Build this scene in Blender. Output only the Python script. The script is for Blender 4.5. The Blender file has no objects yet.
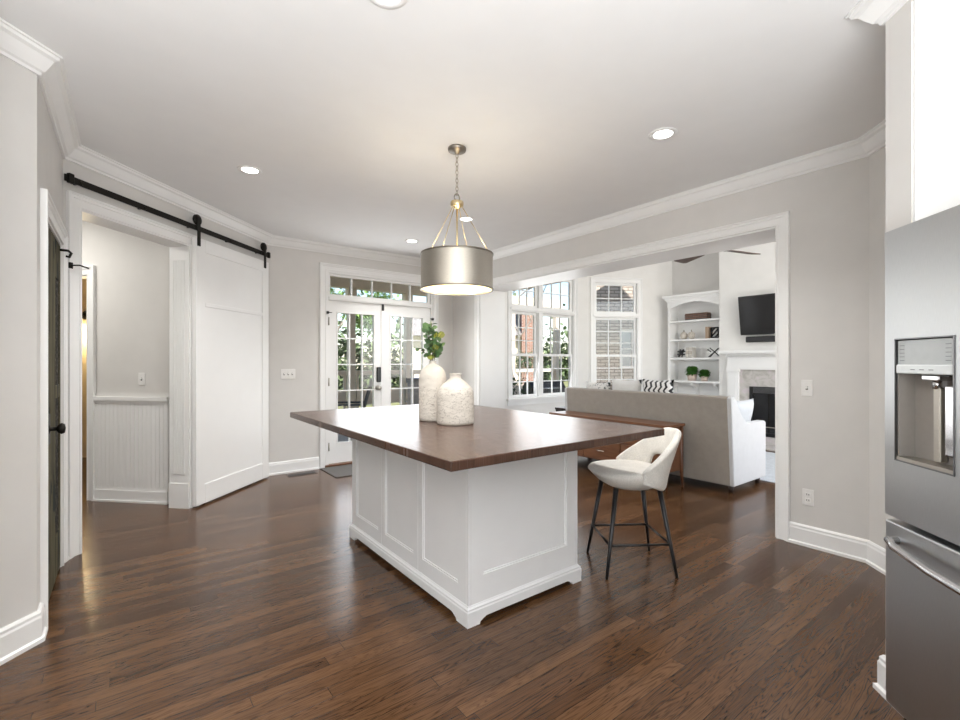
import bpy, bmesh, math, random
from mathutils import Vector, Matrix
R2 = 2 ** .5
rad = math.radians
random.seed(7)
SC = bpy.context.scene
COL = SC.collection

# ------------------------------------------------------------------ camera
cam_d = bpy.data.cameras.new('camera')
cam_d.sensor_fit = 'HORIZONTAL'; cam_d.sensor_width = 36.0
cam_d.lens = 466.0 / 960 * 36; cam_d.shift_y = 1.7 / 960
cam_d.clip_start = .02; cam_d.clip_end = 300
cam = bpy.data.objects.new('camera', cam_d); COL.objects.link(cam)
cam.location = (0, 0, 1.30); cam.rotation_euler = (rad(90), 0, rad(-37.2))
SC.camera = cam

# ------------------------------------------------------------------ world, sun, area lights, exposure
world = bpy.data.worlds.new('world'); SC.world = world; world.use_nodes = True
wn = world.node_tree; wn.nodes.clear()
sky = wn.nodes.new('ShaderNodeTexSky'); sky.sky_type = 'NISHITA'; sky.sun_disc = False
sky.sun_elevation = rad(38); sky.sun_rotation = rad(200); sky.air_density = 1.0; sky.dust_density = .6
wb = wn.nodes.new('ShaderNodeBackground'); wb.inputs[1].default_value = .095
wo = wn.nodes.new('ShaderNodeOutputWorld')
wn.links.new(sky.outputs[0], wb.inputs[0]); wn.links.new(wb.outputs[0], wo.inputs[0])

def light(name, kind, loc, energy, color=(1, 1, 1), rot=None, target=None, size=None, size_y=None, **kw):
    d = bpy.data.lights.new(name, kind); d.energy = energy; d.color = color
    if size is not None:
        if kind == 'AREA':
            d.shape = 'RECTANGLE' if size_y else 'SQUARE'; d.size = size
            if size_y: d.size_y = size_y
        else: d.shadow_soft_size = size
    for k, v in kw.items(): setattr(d, k, v)
    o = bpy.data.objects.new(name, d); COL.objects.link(o); o.location = loc
    if target is not None:
        o.rotation_euler = (Vector(target) - Vector(loc)).to_track_quat('-Z', 'Y').to_euler()
    if rot: o.rotation_euler = rot
    return o

light('sun', 'SUN', (0, -10, 20), 4.0, (1, .95, .88), target=(5, 6, 0), angle=rad(1))
# area lights: fills added out of view, daylight just inside doors and twin window
light('kitchen_window_fill', 'AREA', (-2.05, -1.55, 1.65), 12, (.97, .985, 1), target=(1.0, 1.5, 3.0), size=3.0, size_y=1.9)  # fill added at the unseen opening behind the camera
light('ceiling_fill', 'AREA', (-.45, -.95, .92), 84, (.965, .985, 1), rot=(rad(180), 0, 0), size=2.0, size_y=2.0)  # upward fill added to brighten the ceiling, no source stands there
light('left_wall_fill', 'AREA', (.28, -1.41, 1.65), 4, (.97, .985, 1), target=(-.9, 4.3, 2.1), size=2.2, size_y=1.3)  # fill added for the left walls; there is no window here
light('patio_door_daylight', 'AREA', (2.72, 5.60, 1.3), 7.5, (.97, .985, 1), target=(2.2, 2.0, 1.2), size=1.3, size_y=1.9)
light('bay_window_daylight', 'AREA', (5.72, 5.60, 1.75), 8, (.97, .985, 1), target=(5.6, 2, 1.0), size=1.4, size_y=1.9)
light('living_window_fill', 'AREA', (6.2, -.35, 1.9), 44, (.98, .99, 1), target=(6.2, 4, 2.6), size=3.2, size_y=2.6)  # fill added at the unseen south opening to brighten the living room
SC.view_settings.view_transform = 'Standard'; SC.view_settings.look = 'None'
SC.view_settings.gamma = 1.0; SC.view_settings.use_curve_mapping = False
SC.view_settings.exposure = 1.5
SC.cycles.max_bounces = 10; SC.cycles.diffuse_bounces = 6; SC.cycles.transparent_max_bounces = 16
SC.cycles.sample_clamp_indirect = 4.0
SC.cycles.caustics_reflective = False; SC.cycles.caustics_refractive = False

# ------------------------------------------------------------------ materials
class NT:
    def __init__(s, name):
        s.m = bpy.data.materials.new(name); s.m.use_nodes = True
        s.t = s.m.node_tree; s.t.nodes.clear()
        s.out = s.n('ShaderNodeOutputMaterial')
    def n(s, kind, **kw):
        x = s.t.nodes.new(kind)
        for k, v in kw.items(): setattr(x, k, v)
        return x
    def set(s, node, key, v):
        i = node.inputs[key]
        if hasattr(v, 'links') or isinstance(v, bpy.types.NodeSocket): s.t.links.new(v, i)
        else: i.default_value = v
    def math(s, op, a, b=None, c=None):
        x = s.n('ShaderNodeMath', operation=op); s.set(x, 0, a)
        if b is not None: s.set(x, 1, b)
        if c is not None: s.set(x, 2, c)
        return x.outputs[0]
    def mix(s, f, a, b):
        x = s.n('ShaderNodeMix', data_type='RGBA'); s.set(x, 0, f); s.set(x, 6, a); s.set(x, 7, b)
        return x.outputs[2]
    def coords(s, scale=(1, 1, 1), kind='Object'):
        tc = s.n('ShaderNodeTexCoord'); mp = s.n('ShaderNodeMapping')
        s.t.links.new(tc.outputs[kind], mp.inputs[0]); mp.inputs['Scale'].default_value = scale
        return mp.outputs[0]
    def noise(s, vec, scale, detail=3, rough=.5, dist=0):
        x = s.n('ShaderNodeTexNoise'); s.set(x, 'Vector', vec); s.set(x, 'Scale', scale)
        s.set(x, 'Detail', detail); s.set(x, 'Roughness', rough); s.set(x, 'Distortion', dist)
        return x.outputs[0]
    def ramp(s, f, stops):
        x = s.n('ShaderNodeValToRGB'); s.set(x, 0, f); e = x.color_ramp.elements
        while len(e) < len(stops): e.new(.5)
        for q, (p, c) in zip(e, stops):
            q.position = p; q.color = (c[0], c[1], c[2], 1) if hasattr(c, '__len__') else (c, c, c, 1)
        return x.outputs[0]
    def bump(s, h, strength, dist=.002):
        x = s.n('ShaderNodeBump'); s.set(x, 'Height', h); s.set(x, 'Strength', strength); s.set(x, 'Distance', dist)
        return x.outputs[0]
    def bsdf(s, color, rough=.5, metal=0, normal=None, spec=.5, **kw):
        b = s.n('ShaderNodeBsdfPrincipled')
        s.set(b, 'Base Color', color if not isinstance(color, tuple) else (*color[:3], 1)); s.set(b, 'Roughness', rough)
        s.set(b, 'Metallic', metal); s.set(b, 'Specular IOR Level', spec)
        if normal is not None: s.set(b, 'Normal', normal)
        for k, v in kw.items(): s.set(b, k.replace('_', ' '), v)
        s.t.links.new(b.outputs[0], s.out.inputs[0]); return s.m

def paint(name, c, rough=.5, var=.02, scale=6):
    t = NT(name); v = t.coords()
    f = t.noise(v, scale, 3)
    lo = tuple(max(0, x * (1 - var)) for x in c); hi = tuple(min(1, x * (1 + var)) for x in c)
    col = t.ramp(f, [(.3, lo), (.7, hi)])
    return t.bsdf(col, rough, normal=t.bump(t.noise(v, 180, 2), .05, .001))
def fabric(name, c, scale=260, var=.12, strength=.35, spots=None):
    t = NT(name); v = t.coords()
    f = t.noise(v, scale, 4, .7)
    g = t.noise(v, 14, 3)
    mixf = t.math('MULTIPLY_ADD', f, .7, t.math('MULTIPLY', g, .3))
    lo = tuple(x * (1 - var) for x in c); hi = tuple(min(1, x * (1 + var)) for x in c)
    return t.bsdf(t.ramp(mixf, [(.3, lo), (.7, hi)]), .92, normal=t.bump(f, strength, .004), spec=.2, Sheen_Weight=.15)
def metal(name, c, rough=.3, brushed=None):
    t = NT(name); v = t.coords(brushed or (1, 1, 1))
    f = t.noise(v, 60 if brushed else 20, 3)
    lo = tuple(x * .86 for x in c)
    r = t.math('MULTIPLY_ADD', f, .14, rough - .07)
    return t.bsdf(t.ramp(f, [(.3, lo), (.7, c)]), r, 1.0)
def wood(name, lo, hi, axis=0, rough=.35, scale=5, spec=.5):
    t = NT(name); sc = [scale * 3.2] * 3; sc[axis] = scale * .28
    v = t.coords(tuple(sc))
    f = t.noise(v, 1.6, 6, .62, .8)
    g = t.noise(v, 7, 4, .6, .4)
    m = t.math('MULTIPLY_ADD', f, .72, t.math('MULTIPLY', g, .28))
    return t.bsdf(t.ramp(m, [(.3, lo), (.68, hi)]), rough, normal=t.bump(m, .12, .002), spec=spec)
def plain(name, c, rough=.5, metal_=0, spec=.5):
    t = NT(name); f = t.noise(t.coords(), 40, 2)
    return t.bsdf(t.ramp(f, [(.2, tuple(x * .93 for x in c)), (.8, c)]), rough, metal_, spec=spec)
def emit(name, c, strength):
    t = NT(name); e = t.n('ShaderNodeEmission'); e.inputs[0].default_value = (*c, 1); e.inputs[1].default_value = strength
    t.t.links.new(e.outputs[0], t.out.inputs[0]); return t.m
def glass_thin(name, tint=(1, 1, 1)):
    t = NT(name); a = t.n('ShaderNodeBsdfTransparent'); a.inputs[0].default_value = (*tint, 1)
    g = t.n('ShaderNodeBsdfGlossy'); g.inputs['Roughness'].default_value = .02
    lw = t.n('ShaderNodeLayerWeight'); lw.inputs[0].default_value = .5
    fr = t.n('ShaderNodeMath', operation='MULTIPLY_ADD'); fr.inputs[1].default_value = .55; fr.inputs[2].default_value = .025
    t.t.links.new(t.math('POWER', lw.outputs['Facing'], 5.0), fr.inputs[0])
    mx = t.n('ShaderNodeMixShader')
    t.t.links.new(fr.outputs[0], mx.inputs[0]); t.t.links.new(a.outputs[0], mx.inputs[1]); t.t.links.new(g.outputs[0], mx.inputs[2])
    t.t.links.new(mx.outputs[0], t.out.inputs[0]); return t.m
def planks(name, wid, length, lo, mid, hi, rough=.26, seam=.0016, grain=1.0, axis=0, spec=.5):
    """strips running along one axis, every strip with its own tone and grain"""
    t = NT(name); tc = t.n('ShaderNodeTexCoord'); sp = t.n('ShaderNodeSeparateXYZ')
    t.t.links.new(tc.outputs['Object'], sp.inputs[0])
    x, y = (sp.outputs[0], sp.outputs[1]) if axis == 0 else (sp.outputs[1], sp.outputs[0])
    yr = t.math('DIVIDE', y, wid); row = t.math('FLOOR', yr); fy = t.math('FRACT', yr)
    wn1 = t.n('ShaderNodeTexWhiteNoise', noise_dimensions='1D'); t.set(wn1, 'W', row)
    xr = t.math('ADD', t.math('DIVIDE', x, length), t.math('MULTIPLY', wn1.outputs[0], 9.7))
    colm = t.math('FLOOR', xr); fx = t.math('FRACT', xr)
    cv = t.n('ShaderNodeCombineXYZ'); t.set(cv, 0, row); t.set(cv, 1, colm)
    wn2 = t.n('ShaderNodeTexWhiteNoise', noise_dimensions='2D'); t.set(wn2, 'Vector', cv.outputs[0])
    tone = wn2.outputs[0]
    gv = t.n('ShaderNodeCombineXYZ'); t.set(gv, 0, t.math('MULTIPLY_ADD', x, .55, t.math('MULTIPLY', tone, 37.0)))
    t.set(gv, 1, t.math('MULTIPLY_ADD', y, 9.0, t.math('MULTIPLY', tone, 91.0)))
    broad = t.noise(gv.outputs[0], 2.2, 3, .5, .6)
    rings = t.math('FRACT', t.math('MULTIPLY', broad, 17.0))
    rings = t.math('POWER', t.math('ABSOLUTE', t.math('MULTIPLY_ADD', rings, 2.0, -1.0)), 3.0)
    fv = t.n('ShaderNodeCombineXYZ'); t.set(fv, 0, t.math('MULTIPLY', x, 9.0)); t.set(fv, 1, t.math('MULTIPLY_ADD', y, 260.0, t.math('MULTIPLY', tone, 50.0)))
    fine = t.noise(fv.outputs[0], 1.0, 3, .6)
    k = t.math('MULTIPLY_ADD', tone, .40, t.math('MULTIPLY', t.math('SUBTRACT', 1.0, rings), .42 * grain))
    k = t.math('ADD', k, t.math('MULTIPLY_ADD', fine, .34 * grain, -.06 * grain))
    col = t.ramp(k, [(.08, lo), (.5, mid), (.95, hi)])
    ey = t.math('MINIMUM', fy, t.math('SUBTRACT', 1.0, fy)); ex = t.math('MINIMUM', fx, t.math('SUBTRACT', 1.0, fx))
    gy = t.math('LESS_THAN', ey, seam / wid); gx = t.math('LESS_THAN', ex, seam / length)
    gap = t.math('MAXIMUM', gx, gy)
    col = t.mix(gap, col, (lo[0] * .35, lo[1] * .35, lo[2] * .35, 1))
    hgt = t.math('SUBTRACT', t.math('MULTIPLY', fine, .5), gap)
    rg = t.math('MULTIPLY_ADD', fine, .12, rough - .05)
    return t.bsdf(col, rg, normal=t.bump(hgt, .16, .0015), spec=spec)
def bricks(name, c1, c2, mortar, scale=1.0, bump=.4):
    t = NT(name); v = t.coords()
    tc = t.n('ShaderNodeTexCoord'); sp = t.n('ShaderNodeSeparateXYZ'); t.t.links.new(tc.outputs['Object'], sp.inputs[0])
    cv = t.n('ShaderNodeCombineXYZ'); t.set(cv, 0, t.math('ADD', sp.outputs[0], sp.outputs[1])); t.set(cv, 1, sp.outputs[2])
    b = t.n('ShaderNodeTexBrick'); t.set(b, 'Vector', cv.outputs[0]); t.set(b, 'Scale', scale)
    t.set(b, 'Color1', (*c1, 1)); t.set(b, 'Color2', (*c2, 1)); t.set(b, 'Mortar', (*mortar, 1))
    t.set(b, 'Brick Width', .215); t.set(b, 'Row Height', .075); t.set(b, 'Mortar Size', .011)
    col = t.mix(t.math('MULTIPLY', t.noise(v, 9, 4), .45), b.outputs[0], (*[x * .7 for x in c1], 1))
    return t.bsdf(col, .9, normal=t.bump(t.math('SUBTRACT', 1.0, b.outputs[1]), bump, .01), spec=.2)

M = {}
M['wall'] = paint('greige_wall_paint', (.66, .645, .622), .75)
M['wall_white'] = paint('soft_white_wall_paint', (.80, .79, .765), .75)
M['ceiling'] = paint('ceiling_paint', (.83, .832, .83), .85, .01)
M['trim'] = paint('white_trim_paint', (.84, .84, .83), .35, .01)
M['cab'] = paint('white_cabinet_paint', (.80, .80, .795), .38, .01)
M['floor'] = planks('dark_oak_floor', .066, 1.05, (.012, .0055, .0028), (.062, .0285, .0125), (.135, .069, .032), .20, .0009, spec=.4)
M['counter'] = planks('walnut_worktop', .105, 2.6, (.050, .025, .017), (.082, .042, .028), (.118, .062, .041), .25, .0006, .55, axis=1)
M['black_iron'] = metal('black_iron', (.035, .033, .03), .5)
M['black'] = plain('black_enamel', (.012, .012, .013), .35)
M['nickel'] = metal('brushed_nickel', (.50, .465, .41), .42, (1, 1, 14))
M['nickel_dark'] = metal('aged_nickel', (.33, .30, .26), .38)
M['brass'] = metal('pale_brass', (.75, .62, .38), .3)
M['steel'] = metal('brushed_stainless_steel', (.52, .525, .53), .36, (30, 30, .6))
M['steel_dark'] = metal('grey_steel_edge', (.22, .22, .225), .35)
M['chrome'] = metal('polished_steel', (.72, .72, .73), .16)
M['shade_in'] = paint('warm_shade_lining', (.86, .72, .40), .6)
M['boucle'] = fabric('cream_boucle', (.70, .67, .62), 150, .2, .8)
M['sofa'] = fabric('taupe_linen', (.335, .305, .272), 300, .16, .35)
M['sofa_lit'] = fabric('lit_pale_linen', (.57, .575, .58), 300, .08, .3)  # light falling on the sofa arms is put into this paler linen
M['pillow'] = fabric('off_white_linen', (.72, .71, .69), 220, .06, .3)
M['pillow_blue'] = fabric('pale_blue_grey_linen', (.52, .54, .56), 220, .06, .3)
M['walnut'] = wood('reddish_walnut', (.085, .032, .014), (.20, .083, .036), 1, .32)
M['walnut_x'] = wood('reddish_walnut_end', (.075, .028, .012), (.17, .07, .03), 2, .35)
M['fan_wood'] = wood('brown_fan_blade', (.05, .028, .018), (.11, .064, .042), 0, .5)
M['dark_wood'] = wood('espresso_wood', (.018, .011, .009), (.04, .026, .02), 0, .4)
M['glass'] = glass_thin('window_glass')
M['glass_dark'] = plain('smoked_fire_glass', (.012, .012, .013), .12)
M['screen'] = plain('dark_screen', (.006, .006, .007), .14)
M['plastic'] = plain('white_switch_plastic', (.82, .81, .79), .35)
M['slot'] = plain('dark_slot', (.05, .05, .05), .6)
M['leaf'] = paint('grey_green_leaf', (.10, .185, .075), .45, .5, 9)
M['leaf_yellow'] = paint('yellow_green_leaf', (.28, .30, .06), .45, .4, 9)
M['moss'] = paint('boxwood_green', (.055, .17, .022), .7, .5, 40)
M['pot'] = paint('blush_ceramic', (.62, .50, .44), .6, .05)
M['stem'] = plain('brown_stem', (.10, .07, .04), .7)
M['mat'] = fabric('charcoal_doormat', (.085, .08, .075), 140, .3, .6)
M['tile'] = None
M['bulb'] = emit('warm_bulb', (1, .78, .42), 3)
M['lens'] = emit('downlight_lens', (1, .97, .92), 4)
M['concrete'] = paint('porch_concrete', (.66, .63, .59), .85, .1)
M['porch_wood'] = paint('porch_tan_paint', (.80, .70, .60), .7, .06)
M['porch_ceil'] = planks('porch_ceiling_boards', .12, 3, (.56, .43, .34), (.66, .52, .42), (.72, .58, .48), .7, .003, .3)
M['brick_red'] = bricks('red_brick', (.30, .15, .11), (.24, .115, .085), (.45, .41, .37))
M['brick_pale'] = bricks('pale_painted_brick', (.56, .49, .42), (.44, .38, .33), (.17, .15, .135))
M['grass'] = paint('winter_lawn', (.19, .20, .09), .95, .4, 3)
M['bark'] = wood('grey_bark', (.22, .19, .165), (.40, .36, .32), 2, .9, 3, .2)
M['tree_leaf'] = paint('bright_tree_leaf', (.15, .27, .06), .6, .6, 2)
M['undergrowth'] = paint('dull_green_undergrowth', (.10, .145, .065), .7, .6, 2)
M['tree_dark'] = paint('dark_evergreen_leaf', (.04, .09, .03), .6, .6, 2)
M['siding'] = paint('cream_siding', (.66, .60, .48), .8, .05)
M['roof'] = paint('grey_shingles', (.18, .17, .17), .9, .3, 8)
M['slate'] = plain('slate_weave', (.075, .085, .10), .6)
M['lamplit_wall'] = paint('lamplit_wall_paint', (.66, .55, .36), .7)  # yellow of the lamplight is put into the wall colour
M['rug'] = fabric('pale_blue_grey_rug', (.46, .49, .52), 60, .25, .5)
M['gold_pull'] = metal('satin_nickel_pull', (.75, .70, .62), .25)

def make_special():
    t = NT('marble_surround'); v = t.coords((1, 1, 1))
    n_ = t.noise(v, 7, 6, .6, 1.2)
    M['tile'] = t.bsdf(t.ramp(n_, [(.35, (.40, .38, .35)), (.5, (.52, .50, .47)), (.7, (.60, .53, .56))]), .35)
    # crackled white stoneware of the two vases
    t = NT('crackled_stoneware'); v = t.coords((1, 1, 2.6))
    vo = t.n('ShaderNodeTexVoronoi', feature='DISTANCE_TO_EDGE'); t.set(vo, 'Vector', v); t.set(vo, 'Scale', 34.0)
    crack = t.math('LESS_THAN', vo.outputs[0], .045)
    brk = t.math('GREATER_THAN', t.noise(v, 26, 3), .47)
    crack = t.math('MULTIPLY', crack, brk)
    tc = t.n('ShaderNodeTexCoord'); sp = t.n('ShaderNodeSeparateXYZ'); t.t.links.new(tc.outputs['Object'], sp.inputs[0])
    low = t.math('LESS_THAN', t.math('MULTIPLY_ADD', t.noise(v, 8, 3), .12, sp.outputs[2]), .29)
    crack = t.math('MULTIPLY', crack, low)
    speck = t.math('GREATER_THAN', t.noise(v, 95, 2), .70)
    crack = t.math('MAXIMUM', t.math('MULTIPLY', crack, .6), t.math('MULTIPLY', speck, .6))
    base = t.ramp(t.noise(v, 12, 4), [(.3, (.56, .515, .455)), (.7, (.68, .635, .57))])
    M['vase'] = t.bsdf(t.mix(crack, base, (.20, .165, .13, 1)), .62, normal=t.bump(crack, -.3, .003))
    # antique door: worn green-brown paint over old timber
    t = NT('worn_green_timber'); v = t.coords((6, 6, .8))
    a = t.ramp(t.noise(v, 2.2, 5, .65), [(.35, (.035, .029, .017)), (.5, (.088, .078, .045)), (.72, (.135, .125, .08))])
    w = t.math('GREATER_THAN', t.noise(t.coords((2, 2, .8)), 3.5, 4), .60)
    M['worn_door'] = t.bsdf(t.mix(w, a, (.012, .016, .013, 1)), .85, normal=t.bump(t.noise(v, 6, 4), .4, .004), spec=.2)
    t = NT('carved_black_iron'); v = t.coords((1, 1, 1))
    vo = t.n('ShaderNodeTexVoronoi', feature='F1'); t.set(vo, 'Vector', v); t.set(vo, 'Scale', 42.0)
    M['carved'] = t.bsdf(t.ramp(vo.outputs[0], [(.25, (.012, .011, .010)), (.62, (.035, .032, .028)), (.85, (.12, .11, .09))]), .8, normal=t.bump(vo.outputs[0], .9, .01), spec=.15)
    # black and white zigzag pillow
    t = NT('black_white_ikat'); tc = t.n('ShaderNodeTexCoord'); sp = t.n('ShaderNodeSeparateXYZ'); t.t.links.new(tc.outputs['Object'], sp.inputs[0])
    zz = t.math('PINGPONG', t.math('MULTIPLY', sp.outputs[2], 1.0), .045)
    u = t.math('ADD', t.math('MULTIPLY', sp.outputs[0], 1.0), t.math('MULTIPLY', zz, .7))
    st = t.math('FRACT', t.math('MULTIPLY', u, 16.0))
    m_ = t.math('LESS_THAN', t.math('ADD', st, t.math('MULTIPLY', t.noise(t.coords(), 22, 3), .3)), .55)
    M['ikat'] = t.bsdf(t.mix(m_, (.78, .77, .75, 1), (.02, .02, .022, 1)), .9)
    t = NT('leaf_print_cloth'); v = t.coords((1, 1, 1))
    m_ = t.math('GREATER_THAN', t.noise(v, 16, 2, .5, 1.5), .58)
    M['leafprint'] = t.bsdf(t.mix(m_, (.74, .73, .71, 1), (.17, .18, .18, 1)), .9)
    # beadboard: vertical grooves as bump
    t = NT('painted_beadboard'); tc = t.n('ShaderNodeTexCoord'); sp = t.n('ShaderNodeSeparateXYZ'); t.t.links.new(tc.outputs['Object'], sp.inputs[0])
    M['bead'] = M['trim']
make_special()

# ------------------------------------------------------------------ mesh helpers
class MB:
    def __init__(s): s.bm = bmesh.new()
    def box(s, x0, x1, y0, y1, z0, z1, bev=0, seg=1, mat=None):
        b = bmesh.new() if bev or mat else s.bm
        P = [(x0, y0, z0), (x1, y0, z0), (x1, y1, z0), (x0, y1, z0), (x0, y0, z1), (x1, y0, z1), (x1, y1, z1), (x0, y1, z1)]
        v = [b.verts.new(p) for p in P]
        for f in ((3, 2, 1, 0), (4, 5, 6, 7), (0, 1, 5, 4), (1, 2, 6, 5), (2, 3, 7, 6), (3, 0, 4, 7)): b.faces.new([v[i] for i in f])
        if b is not s.bm:
            if bev: bmesh.ops.bevel(b, geom=b.edges[:], offset=bev, segments=seg, profile=.5, affect='EDGES')
            if mat: bmesh.ops.transform(b, matrix=mat, verts=b.verts)
            s.merge(b)
        return s
    def merge(s, b):
        me = bpy.data.meshes.new('tmp'); b.to_mesh(me); b.free(); s.bm.from_mesh(me); bpy.data.meshes.remove(me)
    def prism(s, poly, z0, z1, axis='z'):
        def P(a, b, c): return {'z': (a, b, c), 'y': (a, c, b), 'x': (c, a, b)}[axis]
        lo = [s.bm.verts.new(P(a, b, z0)) for a, b in poly]; hi = [s.bm.verts.new(P(a, b, z1)) for a, b in poly]
        n = len(poly)
        s.bm.faces.new(lo[::-1]); s.bm.faces.new(hi)
        for i in range(n): s.bm.faces.new([lo[i], lo[(i + 1) % n], hi[(i + 1) % n], hi[i]])
        return s
    def lathe(s, prof, c=(0, 0, 0), seg=32, cap=True):
        rings = []
        for r, z in prof:
            if r < 1e-6: rings.append([s.bm.verts.new((c[0], c[1], c[2] + z))])
            else: rings.append([s.bm.verts.new((c[0] + r * math.cos(2 * math.pi * i / seg), c[1] + r * math.sin(2 * math.pi * i / seg), c[2] + z)) for i in range(seg)])
        for a, b in zip(rings, rings[1:]):
            for i in range(seg):
                j = (i + 1) % seg
                if len(a) == 1 and len(b) == 1: continue
                if len(a) == 1: f = s.bm.faces.new([a[0], b[j], b[i]])
                elif len(b) == 1: f = s.bm.faces.new([a[i], a[j], b[0]])
                else: f = s.bm.faces.new([a[i], a[j], b[j], b[i]])
                f.smooth = True
        if cap:
            if len(rings[0]) > 1: s.bm.faces.new(rings[0][::-1])
            if len(rings[-1]) > 1: s.bm.faces.new(rings[-1])
        return s
    def tube(s, pts, r, seg=10, closed=False, cap=True):
        pts = [Vector(p) for p in pts]; n = len(pts)
        rr = r if hasattr(r, '__len__') else [r] * n
        rings = []; up = None
        for i, p in enumerate(pts):
            if closed: d = pts[(i + 1) % n] - pts[i - 1]
            else: d = pts[min(i + 1, n - 1)] - pts[max(i - 1, 0)]
            d.normalize()
            if up is None: up = Vector((0, 0, 1)) if abs(d.z) < .9 else Vector((1, 0, 0))
            a = d.cross(up).normalized(); b = a.cross(d).normalized(); up = b
            rings.append([s.bm.verts.new(p + (a * math.cos(2 * math.pi * k / seg) + b * math.sin(2 * math.pi * k / seg)) * rr[i]) for k in range(seg)])
        pairs = list(zip(rings, rings[1:])) + ([(rings[-1], rings[0])] if closed else [])
        for a, b in pairs:
            for k in range(seg):
                f = s.bm.faces.new([a[k], a[(k + 1) % seg], b[(k + 1) % seg], b[k]]); f.smooth = True
        if cap and not closed: s.bm.faces.new(rings[0][::-1]); s.bm.faces.new(rings[-1])
        return s
    def sweep(s, path, prof, closed=False):
        """profile (out, z) along a plan path; out = to the right of travel"""
        n = len(path); rings = []
        for i, p in enumerate(path):
            def seg(a, b):
                d = Vector((b[0] - a[0], b[1] - a[1])); d.normalize(); return Vector((d.y, -d.x))
            if closed or 0 < i < n - 1:
                n1 = seg(path[i - 1], p); n2 = seg(p, path[(i + 1) % n]); m = n1 + n2; m = m / max(.15, (m.length_squared / 2))
            elif i == 0: m = seg(p, path[1])
            else: m = seg(path[i - 1], p)
            rings.append([s.bm.verts.new((p[0] + m.x * o, p[1] + m.y * o, z)) for o, z in prof])
        k = len(prof)
        pr = list(zip(rings, rings[1:])) + ([(rings[-1], rings[0])] if closed else [])
        for a, b in pr:
            for j in range(k): s.bm.faces.new([a[j], a[(j + 1) % k], b[(j + 1) % k], b[j]])
        if not closed: s.bm.faces.new(rings[0]); s.bm.faces.new(rings[-1][::-1])
        return s
    def grid(s, rows, smooth=True, skip=None):
        V = [[s.bm.verts.new(p) for p in r] for r in rows]
        for i in range(len(V) - 1):
            for j in range(len(V[0]) - 1):
                if skip and skip(i, j): continue
                f = s.bm.faces.new([V[i][j], V[i][j + 1], V[i + 1][j + 1], V[i + 1][j]]); f.smooth = smooth
        return s
    def pillow(s, w, h, t, n=10, pinch=.9):
        def P(i, j, sg):
            u = -1 + 2 * i / n; v = -1 + 2 * j / n
            k = (1 - u ** 4) ** .5 * (1 - v ** 4) ** .5
            a = 1 - .07 * pinch * (1 - u * u); b = 1 - .07 * pinch * (1 - v * v)
            return (u * w / 2 * b, sg * t / 2 * k, v * h / 2 * a)
        for sg in (1, -1): s.grid([[P(i, j, sg) for i in range(n + 1)] for j in range(n + 1)])
        bmesh.ops.remove_doubles(s.bm, verts=s.bm.verts, dist=1e-4)
        return s
    def leaf(s, p, d, up, L, W_):
        p = Vector(p); d = Vector(d).normalized(); sd = d.cross(Vector(up)); 
        if sd.length < 1e-3: sd = d.cross(Vector((1, .2, 0)))
        sd.normalize(); nn = sd.cross(d)
        q = [p, p + d * L * .35 + sd * W_ * .5 + nn * L * .05, p + d * L * .75 + sd * W_ * .42, p + d * L, p + d * L * .75 - sd * W_ * .42, p + d * L * .35 - sd * W_ * .5 + nn * L * .05]
        s.bm.faces.new([s.bm.verts.new(x) for x in q]); return s
    def xf(s, m): bmesh.ops.transform(s.bm, matrix=m, verts=s.bm.verts); return s
    def build(s, name, mat, parent=None, smooth=False, subsurf=0, solid=0, normals=True, loc=None, rotz=0, bevel=0):
        if normals: bmesh.ops.recalc_face_normals(s.bm, faces=s.bm.faces)
        me = bpy.data.meshes.new(name); s.bm.to_mesh(me); s.bm.free()
        if smooth:
            for p in me.polygons: p.use_smooth = True
        me.materials.append(M[mat] if isinstance(mat, str) else mat)
        o = bpy.data.objects.new(name, me); COL.objects.link(o)
        if parent is not None: o.parent = parent
        if loc: o.location = loc
        if rotz: o.rotation_euler.z = rotz
        if bevel:
            bv = o.modifiers.new('round', 'BEVEL'); bv.width = bevel; bv.segments = 2; bv.limit_method = 'ANGLE'
        if solid:
            so = o.modifiers.new('thick', 'SOLIDIFY'); so.thickness = solid; so.offset = 0
        if subsurf:
            su = o.modifiers.new('smooth', 'SUBSURF'); su.levels = subsurf; su.render_levels = subsurf
        return o
def tag(o, label=None, cat=None, group=None, kind=None):
    if label: o['label'] = label
    if cat: o['category'] = cat
    if group: o['group'] = group
    if kind: o['kind'] = kind
    return o
def thing(name, label, cat, loc=(0, 0, 0), rotz=0, group=None, kind=None):
    o = bpy.data.objects.new(name, None); COL.objects.link(o); o.empty_display_size = .1
    o.location = loc; o.rotation_euler.z = rotz
    return tag(o, label, cat, group, kind)
def struct(name, mb, mat, label, cat=None, parent=None, **kw):
    o = mb.build(name, mat, parent, **kw)
    if parent is None: tag(o, label, cat or name.split('_')[0], kind='structure')
    return o
def copy_thing(root, loc, rotz, label=None, group=None):
    r = root.copy(); COL.objects.link(r); r.location = loc; r.rotation_euler.z = rotz
    if label: r['label'] = label
    if group: r['group'] = group
    for ch in list(root.children):
        c = ch.copy(); COL.objects.link(c); c.parent = r
        for g in ch.children:
            d = g.copy(); COL.objects.link(d); d.parent = c
    return r
def DP(s_, n_): return ((s_ + n_) / R2, (s_ - n_) / R2)     # along the diagonal walls / across them

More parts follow.
